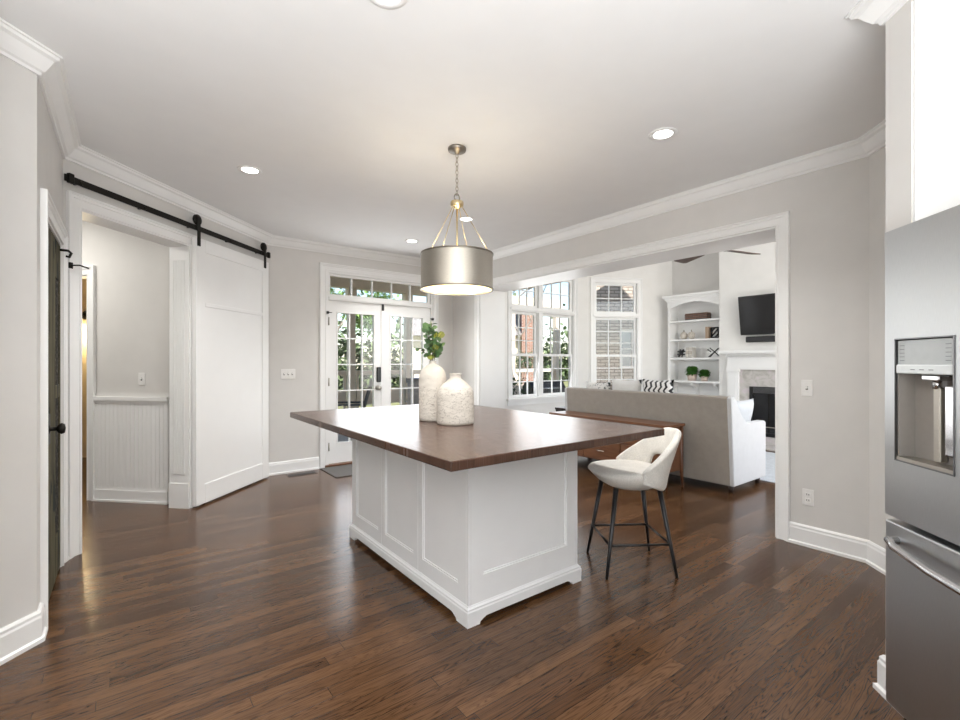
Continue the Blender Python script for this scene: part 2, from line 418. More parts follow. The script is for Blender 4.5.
# ------------------------------------------------------------------ the setting: plan measures (metres)
ZC, ZL = 2.73, 3.70
NL, NB, NR, NS = -2.33, -3.115, 2.086, 1.33
XP, YN, XE, XE2 = -.33, 5.70, 3.83, 4.25
P1 = (XP, XP + 2.33 * R2); P2 = (XP, XP + 3.115 * R2); P3 = (YN - 3.115 * R2, YN); P4 = (XE, YN)
P5 = (XE, XE - NR * R2)
SB = -2.6
S1, S2, S3 = (P1[0] + P1[1]) / R2, (P2[0] + P2[1]) / R2, (P3[0] + P3[1]) / R2
D45 = rad(45)

mb = MB(); mb.prism([(-4.6, -4), (8.7, -4), (8.7, 5.8), (1.25, 5.8), (-.2, 9), (-4.6, 9)], -.12, 0)
struct('floor', mb, 'floor', 'dark stained oak strip floor running through kitchen and living room')
mb = MB(); mb.prism([(-4.6, -4), (3.9, -4), (3.9, 5.75), (1.3, 5.75), (-.2, 9), (-4.6, 9)], ZC, ZC + .1)
struct('ceiling', mb, 'ceiling', 'smooth white kitchen ceiling')
mb = MB(); mb.box(4.2, 8.5, -.7, 5.9, ZL, ZL + .1)
struct('ceiling_living', mb, 'ceiling', 'high white ceiling of the living room', 'ceiling')

def dwall(name, n0, n1, pieces, mat, label):
    """diagonal wall between across-values n0 and n1: pieces are (s0, s1, z0, z1)"""
    m = MB()
    for s0, s1, z0, z1 in pieces: m.prism([DP(s0, n0), DP(s1, n0), DP(s1, n1), DP(s0, n1)], z0, z1)
    return struct(name, m, mat, label, 'wall')
dwall('wall_southwest', NL, NL - .12, [(SB, S1, 0, ZC)], 'wall', 'greige wall close to the camera ending beside the rustic door')
# wall with the rustic pantry door
DY0, DY1, DZ = 3.15, 3.965, 2.045
mb = MB(); mb.box(XP - .12, XP, P1[1], DY0, 0, ZC); mb.box(XP - .12, XP, DY1, P2[1] + .05, 0, ZC); mb.box(XP - .12, XP, DY0, DY1, DZ, ZC)
struct('wall_west', mb, 'wall', 'narrow greige wall holding the rustic pantry door', 'wall')
mb = MB(); mb.box(XP - 1.0, XP - .9, 2.6, 4.4, 0, ZC); struct('wall_pantry', mb, 'wall', 'plain pantry wall behind the rustic door', 'wall')
# wall with the cased hall opening and the sliding barn door
OS0, OS1, OZ = 2.762, 3.753, 2.335
dwall('wall_northwest', NB, NB - .19, [(S2 - .1, OS0, 0, ZC), (OS1, S3 + .2, 0, ZC), (OS0, OS1, OZ, ZC)], 'wall', 'greige angled wall with the hall opening and barn door rail')
# north wall with the glazed double door and the twin window
FX0, FX1, FZ = 1.955, 3.48, 2.425
WX0, WX1, WZ0, WZ1 = 4.955, 6.47, .70, 2.80
mb = MB()
for x0, x1, z0, z1 in ((P3[0] - .1, FX0, 0, ZL), (FX0, FX1, FZ, ZL), (FX1, XE2, 0, ZL)):
    mb.box(x0, x1, YN, YN + .14, z0, z1)
struct('wall_north', mb, 'wall', 'greige wall around the glazed double door', 'wall')
mb = MB()
for x0, x1, z0, z1 in ((XE2, WX0, 0, ZL), (WX0, WX1, 0, WZ0), (WX0, WX1, WZ1, ZL), (WX1, 6.95, 0, ZL)):
    mb.box(x0, x1, YN, YN + .14, z0, z1)
struct('wall_window', mb, 'wall_white', 'white living room wall around the twin window', 'wall')
# thick wall with the wide cased opening
KY0, KY1, KZ = 1.416, 5.055, 2.303
mb = MB(); mb.box(XE, XE2, -.6, KY0, 0, ZL); mb.box(XE, XE2, KY1, YN, 0, ZL); mb.box(XE, XE2, KY0, KY1, KZ, ZL)
struct('wall_east', mb, 'wall', 'greige wall with the wide cased opening to the living room', 'wall')
mb = MB()
mb.box(XE + .005, XE2, KY1 - .014, KY1, 0, KZ - .014); mb.box(XE + .005, XE2, KY0, KY0 + .014, 0, KZ - .014); mb.box(XE + .005, XE2, KY0, KY1, KZ - .014, KZ)
mb.box(XE2, XE2 + .012, KY1 - .014, YN, 0, ZL); mb.box(XE2, XE2 + .012, KY0 + .014, KY1 - .014, KZ - .014, ZL); mb.box(XE2, XE2 + .012, -.6, KY0 + .014, 0, ZL)
struct('trim_jamb', mb, 'trim', 'white painted jamb lining the wide opening', 'trim')
dwall('wall_southeast', NR, NR + .12, [(SB, (P5[0] + P5[1]) / R2 + .05, 0, ZC)], 'wall', 'short angled greige wall between the wide opening and the fridge')
# stub wall at the fridge
ST0, ST1 = 1.90, 2.03
dwall('wall_stub', NS, NR, [(ST0, ST1, 0, ZC), (.7, ST0, 2.615, ZC)], 'wall', 'narrow wall end framing the fridge alcove')  # greige paints in the shade on the front of the white panel
m = MB(); m.prism([DP(ST0 - .012, NS + .004), DP(ST0, NS + .004), DP(ST0, NR), DP(ST0 - .012, NR)], 0, 2.615)
struct('trim_alcove', m, 'trim', 'white side panel lining the fridge alcove', 'trim')
# back wall of the kitchen behind the camera with a broad window
m = MB()
for n0, n1, z0, z1 in ((NL - .1, -2.0, 0, ZC), (-2.0, 1.2, 0, .95), (-2.0, 1.2, 2.4, ZC), (1.2, NR + .1, 0, ZC)):
    m.prism([DP(SB, n0), DP(SB - .12, n0), DP(SB - .12, n1), DP(SB, n1)], z0, z1)
struct('wall_back', m, 'wall', 'kitchen wall behind the camera with a broad window', 'wall')
# hall seen through the opening
HN = 3.84 * R2                                                   # x + y on the hall wall
def EP(t_, c_=HN): return ((c_ + t_ * R2) / 2, (c_ - t_ * R2) / 2)   # t along (1,-1)/sqrt2
HT0, HT1, HZ = -4.245, -5.05, 2.115
m = MB()
for t0, t1, z0, z1 in ((-3.40, HT0, 0, ZC), (HT0, HT1, HZ, ZC), (HT1, -7.2, 0, ZC)):
    m.prism([EP(t0), EP(t1), EP(t1, HN + .17), EP(t0, HN + .17)], z0, z1)
struct('wall_hall', m, 'wall', 'greige hall wall with white beadboard below', 'wall')
m = MB(); m.prism([EP(-3.3, HN + 2.4), EP(-7.4, HN + 2.4), EP(-7.4, HN + 2.5), EP(-3.3, HN + 2.5)], 0, ZC)
m.prism([EP(-6.9, HN + .17), EP(-6.95, HN + .17), EP(-6.95, HN + 2.4), EP(-6.9, HN + 2.4)], 0, ZC)
m.prism([EP(-3.4, HN + .17), EP(-3.45, HN + .17), EP(-3.45, HN + 2.4), EP(-3.4, HN + 2.4)], 0, ZC)
struct('wall_powder', m, 'lamplit_wall', 'wall of the small room past the hall, coloured by its yellow light', 'wall')
m = MB(); m.box(-3.6, -3.5, 2.9, 9, 0, ZC); m.box(-3.6, XP - .12, 2.5, 2.6, 0, ZC)
struct('wall_hall_end', m, 'wall', 'far end wall of the hall', 'wall')
# living room
FA = Vector((6.855, 5.70)); FD = Vector((.866, -.5)); FN = Vector((.5, .866))
def FP(t_, out=0): p = FA + FD * t_ + FN * out; return (p.x, p.y)
BT0, BT1, BZ0, BZ1 = .115, .985, .70, 2.80
m = MB()
for t0, t1, z0, z1 in ((-.02, BT0, 0, ZL), (BT1, 1.68, 0, ZL), (BT0, BT1, 0, BZ0), (BT0, BT1, BZ1, ZL)):
    m.prism([FP(t0), FP(t1), FP(t1, .14), FP(t0, .14)], z0, z1)
struct('wall_bay', m, 'wall_white', 'angled white bay wall around the single window', 'wall')
XF, XB = 8.30, 7.90
mb = MB(); mb.box(XF, XF + .12, -.6, 5.0, 0, ZL); struct('wall_fireplace', mb, 'wall', 'pale recessed wall above the bookcase', 'wall')
BY0, BY1 = 1.80, 3.79
FBY0, FBY1, FBZ0, FBZ1 = 2.29, 3.30, .14, .91                     # firebox hole
mb = MB()
for y0, y1, z0, z1 in ((BY0, FBY0, 0, ZL), (FBY1, BY1, 0, ZL), (FBY0, FBY1, FBZ1, ZL), (FBY0, FBY1, 0, FBZ0)): mb.box(XB, XF, y0, y1, z0, z1)
struct('wall_chimney', mb, 'wall_white', 'bright white chimney breast carrying the television', 'wall')
mb = MB()
for x0, x1, z0, z1 in ((XE2, 4.7, 0, ZL), (7.8, 8.4, 0, ZL), (4.7, 7.8, 0, .5), (4.7, 7.8, 3.2, ZL)): mb.box(x0, x1, -.6, -.46, z0, z1)
struct('wall_south', mb, 'wall_white', 'living room wall with tall windows out of the picture', 'wall')

# crown, baseboards, casings
CR = [(0, ZC - .10), (.012, ZC - .10), (.016, ZC - .088), (.028, ZC - .082), (.045, ZC - .058), (.062, ZC - .030), (.078, ZC - .022), (.082, ZC - .010), (.092, ZC - .008), (.092, ZC), (0, ZC)]
m = MB()
m.sweep([DP(SB, NL), P1, P2, P3, P4, P5, DP(ST1, NR), DP(ST1, NS), DP(.7, NS)], CR)
struct('trim_crown', m, 'trim', 'white crown moulding around the kitchen ceiling', 'trim')
BB = [(0, 0), (.028, 0), (.028, .018), (.018, .024), (.018, .112), (.014, .122), (.014, .134), (.006, .145), (0, .145)]
def base(name, path, label): struct(name, MB().sweep(path, BB), 'trim', label, 'baseboard')
CW = .095
base('baseboard_southwest', [DP(SB, NL), P1, (XP, DY0 - CW)], 'white baseboard along the near greige wall')
base('baseboard_west', [(XP, DY1 + CW), P2, DP(OS0 - CW, NB)], 'short white baseboard between rustic door and hall opening')
base('baseboard_north', [DP(OS1 + .15, NB), P3, (FX0 - .09, YN)], 'white baseboard behind the barn door and to the patio doors')
base('baseboard_corner', [(FX1 + .09, YN), P4, (XE, KY1 + .085)], 'white baseboard in the corner beside the patio doors')
base('baseboard_east', [(XE, KY0 - .085), P5, DP(ST1, NR), DP(ST1, NS), DP(ST0 - .02, NS)], 'white baseboard from the wide opening to the fridge alcove')
base('baseboard_bay', [(XE2 + .012, YN), (FA.x, FA.y), FP(1.66), (XF, 4.79)], 'white baseboard below the living room windows')

def casing(m, a0, a1, b0, b1, P, w=.085, t=.02):
    """mitred moulded casing around a hole a0..a1 wide from b0 up to b1; P(a, b, out) gives the point"""
    prof = [(0, 0), (0, t * .75), (w * .12, t * .75), (w * .14, t * .55), (w * .60, t * .6), (w * .64, t), (w * .80, t), (w * .84, t * 1.4), (w * .97, t * 1.4), (w, t * 1.2), (w, 0)]
    rings = []
    for c, o in prof: rings.append([m.bm.verts.new(P(*q, o)) for q in ((a0 - c, b0), (a0 - c, b1 + c), (a1 + c, b1 + c), (a1 + c, b0))])
    for a, b in zip(rings, rings[1:]):
        for k in range(3): m.bm.faces.new([a[k], a[k + 1], b[k + 1], b[k]])
    for k in (0, 3): m.bm.faces.new([r[k] for r in rings])
m = MB(); casing(m, KY0, KY1, 0, KZ, lambda a, b, o: (XE - o, a, b))
struct('trim_opening', m, 'trim', 'white casing around the wide living room opening', 'trim')
m = MB(); casing(m, KY0, KY1, 0, KZ, lambda a, b, o: (XE2 + .012 + o, a, b))
struct('trim_opening_back', m, 'trim', 'white casing on the living room side of the opening', 'trim')
m = MB()
def put(a0, a1, b0, b1, o0, o1): m.prism([DP(a0, NB + o0), DP(a1, NB + o0), DP(a1, NB + o1), DP(a0, NB + o1)], b0, b1)
casing(m, OS0, OS1, 0, OZ, lambda a, b, o: (*DP(a, NB + o), b), .095)
put(OS0 - .002, OS0 + .012, 0, OZ, -.19, .003); put(OS0 + .012, OS1 - .016, OZ - .012, OZ + .002, -.19, .003)
# fluted jamb board on the far reveal of the opening
put(OS1 - .016, OS1 + .002, 0, OZ, -.19, .003)
for k in range(8):
    q = -.155 + k * .0155
    put(OS1 - .021, OS1 - .015, .30, 2.2, q, q + .009)
put(OS1 - .024, OS1 - .014, 0, .22, -.19, .006)
struct('trim_hall', m, 'trim', 'white casing and fluted jamb of the hall opening', 'trim')
m = MB(); casing(m, DY0, DY1, 0, DZ, lambda a, b, o: (XP + o, a, b), .09)
m.box(XP - .12, XP + .004, DY0, DY0 + .012, 0, DZ); m.box(XP - .12, XP + .004, DY1 - .012, DY1, 0, DZ); m.box(XP - .12, XP + .004, DY0 + .012, DY1 - .012, DZ - .012, DZ)
struct('trim_pantry', m, 'trim', 'white casing around the rustic pantry door', 'trim')

# hall wainscot, chair rail, doorway casing
m = MB()
def hput(t0, t1, z0, z1, o0, o1): m.prism([EP(t0, HN - o0 * R2), EP(t1, HN - o0 * R2), EP(t1, HN - o1 * R2), EP(t0, HN - o1 * R2)], z0, z1)
tt = -3.40; HC = HT0 + .085
hput(-3.40, HC, .12, .95, 0, .004)
while tt > HC + .01:
    t1 = max(tt - .043, HC); hput(tt - .003, t1, .12, .95, 0, .010); tt -= .043
hput(-3.40, HC, .94, .975, 0, .028); hput(-3.40, HC, .915, .94, 0, .018)
hput(-3.40, HC, 0, .11, 0, .018); hput(-3.40, HC, .11, .13, 0, .012); hput(-3.40, HC, 0, .018, 0, .028)
struct('trim_wainscot', m, 'trim', 'white beadboard wainscot and chair rail in the hall', 'trim')
m = MB(); casing(m, HT1, HT0, 0, HZ, lambda a, b, o: (*EP(a, HN - o * R2), b), .085)
hput(HT0 - .012, HT0, 0, HZ, -.12, .004); hput(HT1, HT1 + .012, 0, HZ, -.12, .004); hput(HT0 - .012, HT1 + .012, HZ - .012, HZ, -.12, .003)
struct('trim_doorway', m, 'trim', 'white casing of the doorway to the small lit room', 'trim')

# ------------------------------------------------------------------ glazed double door with transom (door_1)
d1 = thing('door_1', 'white glazed double patio door with a five pane transom', 'door', (0, YN, 0), kind='structure')
m = MB(); casing(m, FX0, FX1, 0, FZ, lambda a, b, o: (a, -o, b), .082)
m.box(FX0, FX0 + .03, -.002, .13, 0, FZ); m.box(FX1 - .03, FX1, -.002, .13, 0, FZ); m.box(FX0 + .03, FX1 - .03, -.002, .13, FZ - .03, FZ)
m.box(FX0 + .03, FX1 - .03, -.012, .13, 2.062, 2.112); m.box(FX0 + .031, FX1 - .031, -.02, .0, 2.075, 2.10)
m.build('door_frame', 'trim', d1)
m = MB()
tx0, tx1, tz0, tz1 = FX0 + .03, FX1 - .03, 2.112, FZ - .03
fr = .03
m.box(tx0, tx1, .03, .07, tz0, tz0 + fr); m.box(tx0, tx1, .03, .07, tz1 - fr, tz1); m.box(tx0, tx0 + fr, .03, .07, tz0 + fr, tz1 - fr); m.box(tx1 - fr, tx1, .03, .07, tz0 + fr, tz1 - fr)
for k in range(1, 5):
    x = tx0 + fr + (tx1 - tx0 - 2 * fr) * k / 5; m.box(x - .009, x + .009, .036, .064, tz0 + fr, tz1 - fr)
tr = m.build('transom_window', 'trim', d1)
MB().box(tx0 + .01, tx1 - .01, .048, .052, tz0 + .01, tz1 - .01).build('glazing', 'glass', tr)
def french_leaf(x0, x1):
    m = MB(); z0, z1 = .035, 2.06; st, tp, bt = .105, .135, .24
    m.box(x0, x0 + st, .02, .062, z0, z1); m.box(x1 - st, x1, .02, .062, z0, z1)
    m.box(x0 + st, x1 - st, .02, .062, z1 - tp, z1); m.box(x0 + st, x1 - st, .02, .062, z0, z0 + bt)
    gx0, gx1, gz0, gz1 = x0 + st, x1 - st, z0 + bt, z1 - tp
    for a, b, c, d in ((gx0, gx0 + .014, gz0 + .014, gz1 - .014), (gx1 - .014, gx1, gz0 + .014, gz1 - .014), (gx0, gx1, gz0, gz0 + .014), (gx0, gx1, gz1 - .014, gz1)): m.box(a, b, .012, .066, c, d)
    for k in (1, 2):
        x = gx0 + (gx1 - gx0) * k / 3; m.box(x - .008, x + .008, .022, .06, gz0, gz1)
    for k in range(1, 5):
        z = gz0 + (gz1 - gz0) * k / 5; m.box(gx0, gx1, .024, .058, z - .008, z + .008)
    lf = m.build('door_leaf', 'trim', d1)
    MB().box(gx0, gx1, .040, .044, gz0, gz1).build('glazing', 'glass', lf)
    return lf
XM = 2.712
lfL = french_leaf(FX0 + .032, XM - .003); lfR = french_leaf(XM + .003, FX1 - .032)
MB().box(XM - .022, XM + .012, .006, .022, .036, 2.06).build('astragal', 'trim', lfL)
MB().box(2.624, 2.684, -.008, .02, 1.03, 1.23, .012, 3).build('keypad_lock', 'black', lfL)
m = MB(); m.lathe([(.004, 0), (.031, 0), (.031, .012), (.012, .016), (.012, .04), (.022, .046), (.030, .062), (.022, .078), (0, .082)], seg=20)
m.xf(Matrix.Translation((2.642, .02, .955)) @ Matrix.Rotation(rad(90), 4, 'X')); m.build('door_knob', 'nickel', lfL)
MB().box(XM - .016, XM + .016, -.006, .02, 1.975, 2.06, .004).build('surface_bolt', 'black', lfL)
for lf, x, sg in ((lfL, FX0 + .012, 1), (lfR, FX1 - .012, -1)):
    m = MB(); m.tube([(x, -.03, 1.905), (x + .05 * sg, -.03, 1.905)], .005, 8); m.box(x - .012, x + .012, -.035, .02, 1.888, 1.92); m.build('door_stop', 'black', lf)
    m = MB()
    for z in (.25, 1.05, 1.8): m.tube([(x + .02 * sg, -.006, z - .05), (x + .02 * sg, -.006, z + .05)], .008, 8)
    m.build('hinge', 'nickel', lf)
MB().box(FX0 - .02, FX1 + .02, -.03, .14, 0, .032, .006).build('threshold', 'walnut', d1)

# ------------------------------------------------------------------ windows
def window_unit(root, put, a0, a1, zb, zt, zh, mull=None):
    """double hung sashes below a rail at zh, transom light above it; put(a0,a1,out0,out1,z0,z1)"""
    m = MB(); P = lambda *q: put(m, *q)
    casing(m, a0, a1, zb, zt, lambda a, b, o: (a, -o, b), .075, .018)
    P(a0, a0 + .02, -.005, .12, zb, zt); P(a1 - .02, a1, -.005, .12, zb, zt); P(a0 + .02, a1 - .02, -.005, .12, zt - .02, zt)
    P(a0 + .02, a1 - .02, -.012, .12, zh, zh + .07); P(a0 - .02, a1 + .02, -.035, 0, zh + .02, zh + .055)
    if mull: P(mull[0], mull[1], -.014, .125, zb, zh - .001); P(mull[0], mull[1], -.014, .125, zh + .071, zt - .021)
    cols = [(a0 + .02, mull[0]), (mull[1], a1 - .02)] if mull else [(a0 + .02, a1 - .02)]
    sash = MB(); trm = MB(); gl = MB()
    for x0, x1 in cols:
        zm = (zb + zh) / 2
        for z0, z1, y in ((zb + .01, zm + .02, .03), (zm - .02, zh, .06)):
            s = .042
            for q in ((x0, x0 + s, z0 + s, z1 - s), (x1 - s, x1, z0 + s, z1 - s), (x0, x1, z0, z0 + s), (x0, x1, z1 - s, z1)): put(sash, q[0], q[1], y, y + .035, q[2], q[3])
            for k in (1, 2):
                x = x0 + s + (x1 - x0 - 2 * s) * k / 3; put(sash, x - .008, x + .008, y + .006, y + .03, z0 + s, z1 - s)
                z = z0 + s + (z1 - z0 - 2 * s) * k / 3; put(sash, x0 + s, x1 - s, y + .008, y + .028, z - .008, z + .008)
            put(gl, x0 + .01, x1 - .01, y + .016, y + .020, z0 + .01, z1 - .01)
        z0, z1, y, s = zh + .07, zt - .02, .04, .045
        for q in ((x0, x0 + s, z0 + s, z1 - s), (x1 - s, x1, z0 + s, z1 - s), (x0, x1, z0, z0 + s), (x0, x1, z1 - s, z1)): put(trm, q[0], q[1], y, y + .035, q[2], q[3])
        for k in (1, 2):
            x = x0 + s + (x1 - x0 - 2 * s) * k / 3; put(trm, x - .008, x + .008, y + .006, y + .03, z0 + s, z1 - s)
        put(trm, x0 + s, x1 - s, y + .008, y + .028, (z0 + z1) / 2 - .008, (z0 + z1) / 2 + .008)
        put(gl, x0 + .01, x1 - .01, y + .016, y + .020, z0 + .01, z1 - .01)
    m.build('window_frame', 'trim', root); sash.build('sash', 'trim', root); trm.build('transom_sash', 'trim', root); gl.build('pane', 'glass', root)
    m = MB(); put(m, a0 - .10, a1 + .10, -.06, .03, zb - .03, zb + .005); put(m, a0 - .075, a1 + .075, -.018, 0, zb - .11, zb - .03)
    m.build('window_sill', 'trim', root)
w1 = thing('window_1', 'white twin window with transoms behind the sofa', 'window', (0, YN, 0), kind='structure')
window_unit(w1, lambda m, a0, a1, o0, o1, z0, z1: m.box(a0, a1, o0, o1, z0, z1), WX0, WX1, WZ0, WZ1, 2.13, (5.575, 5.67))
w2 = thing('window_2', 'white single window on the angled bay wall', 'window', (FA.x, FA.y, 0), rad(-30), kind='structure')
window_unit(w2, lambda m, a0, a1, o0, o1, z0, z1: m.box(a0, a1, o0, o1, z0, z1), BT0, BT1, BZ0, BZ1, 2.13)

# ------------------------------------------------------------------ barn door and rail
def dthing(name, label, cat, s_, n_, z=0, **kw): x, y = DP(s_, n_); return thing(name, label, cat, (x, y, z), D45, **kw)
# local x runs along the wall, local y into the wall (away from the room)
bd = dthing('barn_door', 'white sliding barn door with one tall and one short panel', 'door', 3.742, NB)
L_ = 1.096; z0, z1 = .018, 2.405
yf, yb = -.070, -.030
m = MB(); m.box(0, L_, yf + .009, yb, z0, z1)
for a, b, c, d in ((0, .115, z0, z1), (L_ - .115, L_, z0, z1), (.115, L_ - .115, z0, .19), (.115, L_ - .115, 1.80, 1.835), (.115, L_ - .115, 2.29, z1)): m.box(a, b, yf, yf + .012, c, d, .0025)
m.build('door_panel', 'trim', bd)
for xh in (.028, L_ - .075):
    m = MB(); m.box(xh - .02, xh + .02, yf - .008, yf, 2.33, 2.59, .003); m.tube([(xh, yf - .012, 2.40), (xh, yf, 2.40)], .012, 8); m.tube([(xh, yf - .012, 2.36), (xh, yf, 2.36)], .009, 8)
    h = m.build('hanger_strap', 'black_iron', bd)
    m = MB(); m.lathe([(0, 0), (.044, 0), (.048, .004), (.044, .008), (.044, .014), (.048, .018), (.044, .022), (0, .022)], seg=24)
    m.xf(Matrix.Translation((xh, yf + .024, 2.563)) @ Matrix.Rotation(rad(90), 4, 'X')); m.build('hanger_wheel', 'black_iron', h)
rl = dthing('barn_door_rail', 'black flat iron rail along the top of the angled wall', 'rail', 2.60, NB)
MB().box(.01, 2.26, yf + .008, yf + .016, 2.468, 2.512).build('track', 'black_iron', rl)
for k, x in enumerate((.12, .62, 1.12, 1.62, 2.10)):
    MB().tube([(x, yf + .008, 2.49), (x, .002, 2.49)], .011, 10).build('standoff', 'black_iron', rl)
    MB().tube([(x, yf + .001, 2.49), (x, yf + .01, 2.49)], .014, 6).build('bolt_head', 'black_iron', rl)
for x in (.045, 2.25): MB().box(x - .018, x + .018, yf - .004, yf + .022, 2.462, 2.525, .004).build('end_stop', 'black_iron', rl)

# ------------------------------------------------------------------ rustic pantry door
pd = thing('rustic_door', 'worn green timber door with dark carved panels beside the near wall', 'door', (XP, DY0 + .014, 0))
Wd = DY1 - DY0 - .028; xo, xi = -.045, -.002
m = MB()
for a, b, c, d in ((0, .53, .01, 2.03), (Wd - .035, Wd, .01, 2.03), (.53, Wd - .035, 1.80, 2.03), (.53, Wd - .035, .01, .26), (.53, Wd - .035, 1.08, 1.16)): m.box(xo, xi, a, b, c, d, .003)
m.build('door_frame', 'worn_door', pd)
for c, d in ((.26, 1.08), (1.16, 1.80)):
    m = MB(); m.box(xo + .005, xi - .006, .53, Wd - .035, c, d)
    m.build('carved_panel', 'carved', pd)
m = MB(); m.lathe([(.026, 0), (.026, .006), (.011, .010), (.011, .035), (.024, .042), (.030, .055), (.024, .068), (0, .072)], seg=18)
m.xf(Matrix.Translation((xi, .20, .94)) @ Matrix.Rotation(rad(90), 4, 'Y')); m.build('door_knob', 'black_iron', pd)
MB().box(xi, xi + .006, .16, .24, .86, 1.02).build('lock_plate', 'black_iron', pd)
pts = [(xi, Wd - .04, 2.0), (xi + .04, Wd - .04, 2.0), (xi + .055, Wd - .04, 1.985), (xi + .045, Wd - .04, 1.96), (xi + .03, Wd - .04, 1.965)]
MB().tube(pts, .008, 8).build('latch_hook', 'black_iron', pd)
hs = thing('door_hook', 'small black hook on the hall opening casing beside the rustic door', 'hook', (*DP(S2 + .03, NB + .03), 1.935), D45)
MB().tube([(0, .012, 0), (.0, -.02, 0), (.03, -.028, .006), (.09, -.03, -.004)], .005, 8).build('hook', 'black_iron', hs)
MB().box(-.012, .012, 0, .012, -.02, .02, .002).build('plate', 'black_iron', hs)

# ------------------------------------------------------------------ plates on the walls
def plate(name, label, loc, rotz, kind, gangs=1):
    """local -y faces the room"""
    o = thing(name, label, 'switch' if 'switch' in name else 'outlet', loc, rotz)
    w = .07 + .046 * (gangs - 1)
    MB().box(-w / 2, w / 2, -.006, 0, -.0575, .0575, .003, 2).build('cover_plate', 'plastic', o)
    for g in range(gangs):
        x = (g - (gangs - 1) / 2) * .046
        if kind == 'toggle': MB().box(x - .005, x + .005, -.016, -.004, -.004, .012, .002).build('toggle', 'plastic', o); MB().box(x - .007, x + .007, -.0065, -.004, -.013, .013).build('toggle_slot', 'slot', o)
        else:
            for z in (-.02, .02):
                r = MB().box(x - .017, x + .017, -.009, -.004, z - .014, z + .014, .004, 2).build('receptacle', 'plastic', o)
                m = MB(); m.box(x - .008, x - .005, -.0095, -.008, z - .004, z + .007); m.box(x + .005, x + .008, -.0095, -.008, z - .004, z + .007); m.build('slots', 'slot', r)
    return o
plate('light_switch', 'single white toggle switch beside the wide opening', (XE, 1.225, 1.114), rad(-90), 'toggle')
plate('wall_outlet', 'white double outlet low on the wall by the wide opening', (XE, 1.218, .344), rad(-90), 'outlet')
plate('light_switch', 'wide white three gang switch between barn door and patio doors', (1.507, YN, 1.156), 0, 'toggle', 3)
plate('light_switch', 'white switch above the beadboard in the hall', (*EP(-3.677), 1.14), rad(-45), 'toggle')

# ------------------------------------------------------------------ fridge
fr_ = thing('refrigerator', 'stainless steel french door fridge with dispenser and bottom freezer', 'refrigerator', (*DP(1.905, 1.246), 0), rad(225))
# local x: along the front away from the wide opening; local y: out of the front is -y ... rotated so that +x follows the front to the right
# rotz 225: local x = (-1,-1)/sqrt2, local y = (1,-1)/sqrt2 (into the alcove)
Wf = .91
MB().box(.022, Wf - .022, .075, .72, .03, 1.755).build('cabinet', 'steel_dark', fr_)
MB().box(.02, Wf - .02, .05, .2, 0, .10).build('kick_grille', 'black', fr_)
dx0, dx1, dz0, dz1 = .054, .292, .952, 1.378                       # dispenser opening
m = MB()
xs = [0, dx0, dx1, .452]; zs = [.742, dz0, dz1, 1.775]
for i in range(3):
    for j in range(3):
        if i == 1 and j == 1: continue
        m.box(xs[i], xs[i + 1], 0, .07, zs[j], zs[j + 1])
bmesh.ops.remove_doubles(m.bm, verts=m.bm.verts, dist=1e-5)
dl = m.build('door', 'steel', fr_)
m = MB(); m.box(dx0, dx1, .058, .068, dz0, 1.255)
m.box(dx0, dx0 + .006, .006, .06, dz0, 1.255); m.box(dx1 - .006, dx1, .006, .06, dz0, 1.255)
m.build('dispenser_recess', plain('warm_grey_recess', (.30, .275, .25), .35), dl)
MB().box(dx0, dx1, .001, .058, dz0, dz0 + .012).build('drip_tray', 'nickel', dl)
MB().box(dx0 + .004, dx1 - .004, .004, .058, 1.288, dz1 - .004).build('control_panel', plain('silver_control_panel', (.42, .44, .44), .3), dl)
MB().box(dx0 + .002, dx1 - .002, -.002, .05, 1.258, 1.290, .004, 2).build('button_strip', plain('pale_button_strip', (.66, .69, .69), .3), dl)
lt = [MB(), MB(), MB()]
for k in range(5):
    z = 1.355 - k * .013
    lt[0].box(dx0 + .014, dx0 + .034, .0028, .0042, z, z + .002); lt[1].box(dx1 - .034, dx1 - .014, .0028, .0042, z, z + .002)
for k in range(3): lt[2].box(dx0 + .07 + k * .038, dx0 + .088 + k * .038, -.0028, 0, 1.272, 1.2745)
gm_ = plain('grey_marks', (.16, .17, .17), .5)
for q in lt: q.build('lettering', gm_, dl)
m = MB(); m.box(dx0 + .095, dx0 + .165, .012, .055, 1.238, 1.256, .004); m.tube([(dx0 + .13, .035, 1.24), (dx0 + .13, .035, 1.21)], .012, 12); m.build('water_nozzle', 'chrome', dl)
m = MB(); m.box(dx0 + .118, dx0 + .146, .03, .056, .97, 1.215, .004); m.build('dispenser_lever', 'nickel', dl)
m = MB(); m.box(dx1 - .05, dx1 - .006, .010, .05, 1.0, 1.225, .006, 2); m.build('ice_chute', 'chrome', dl)
m = MB()
for a in ((dx0 - .004, dx0, dz0 - .004, dz1 + .004), (dx1, dx1 + .004, dz0 - .004, dz1 + .004), (dx0, dx1, dz0 - .004, dz0), (dx0, dx1, dz1, dz1 + .004)): m.box(a[0], a[1], -.003, .02, a[2], a[3])
m.build('dispenser_bezel', 'steel_dark', dl)
dr2 = MB().box(.458, Wf, 0, .07, .742, 1.775, .004).build('door', 'steel', fr_)
for d_, x in ((dl, .415), (dr2, .495)):
    MB().tube([(x, 0, .86), (x, -.05, .90), (x, -.055, 1.25), (x, -.05, 1.60), (x, 0, 1.64)], .012, 12).build('door_handle', 'chrome', d_)
fz = MB().box(0, Wf, 0, .07, .055, .722, .006, 2).build('freezer_drawer', 'steel', fr_)
pts = [(.062, .0, .664), (.064, -.030, .664), (.11, -.044, .658), (.28, -.056, .645), (.455, -.060, .640), (.63, -.056, .645), (.80, -.044, .658), (.846, -.030, .664), (.848, 0, .664)]
MB().tube(pts, .014, 12).build('freezer_handle', 'chrome', fz)

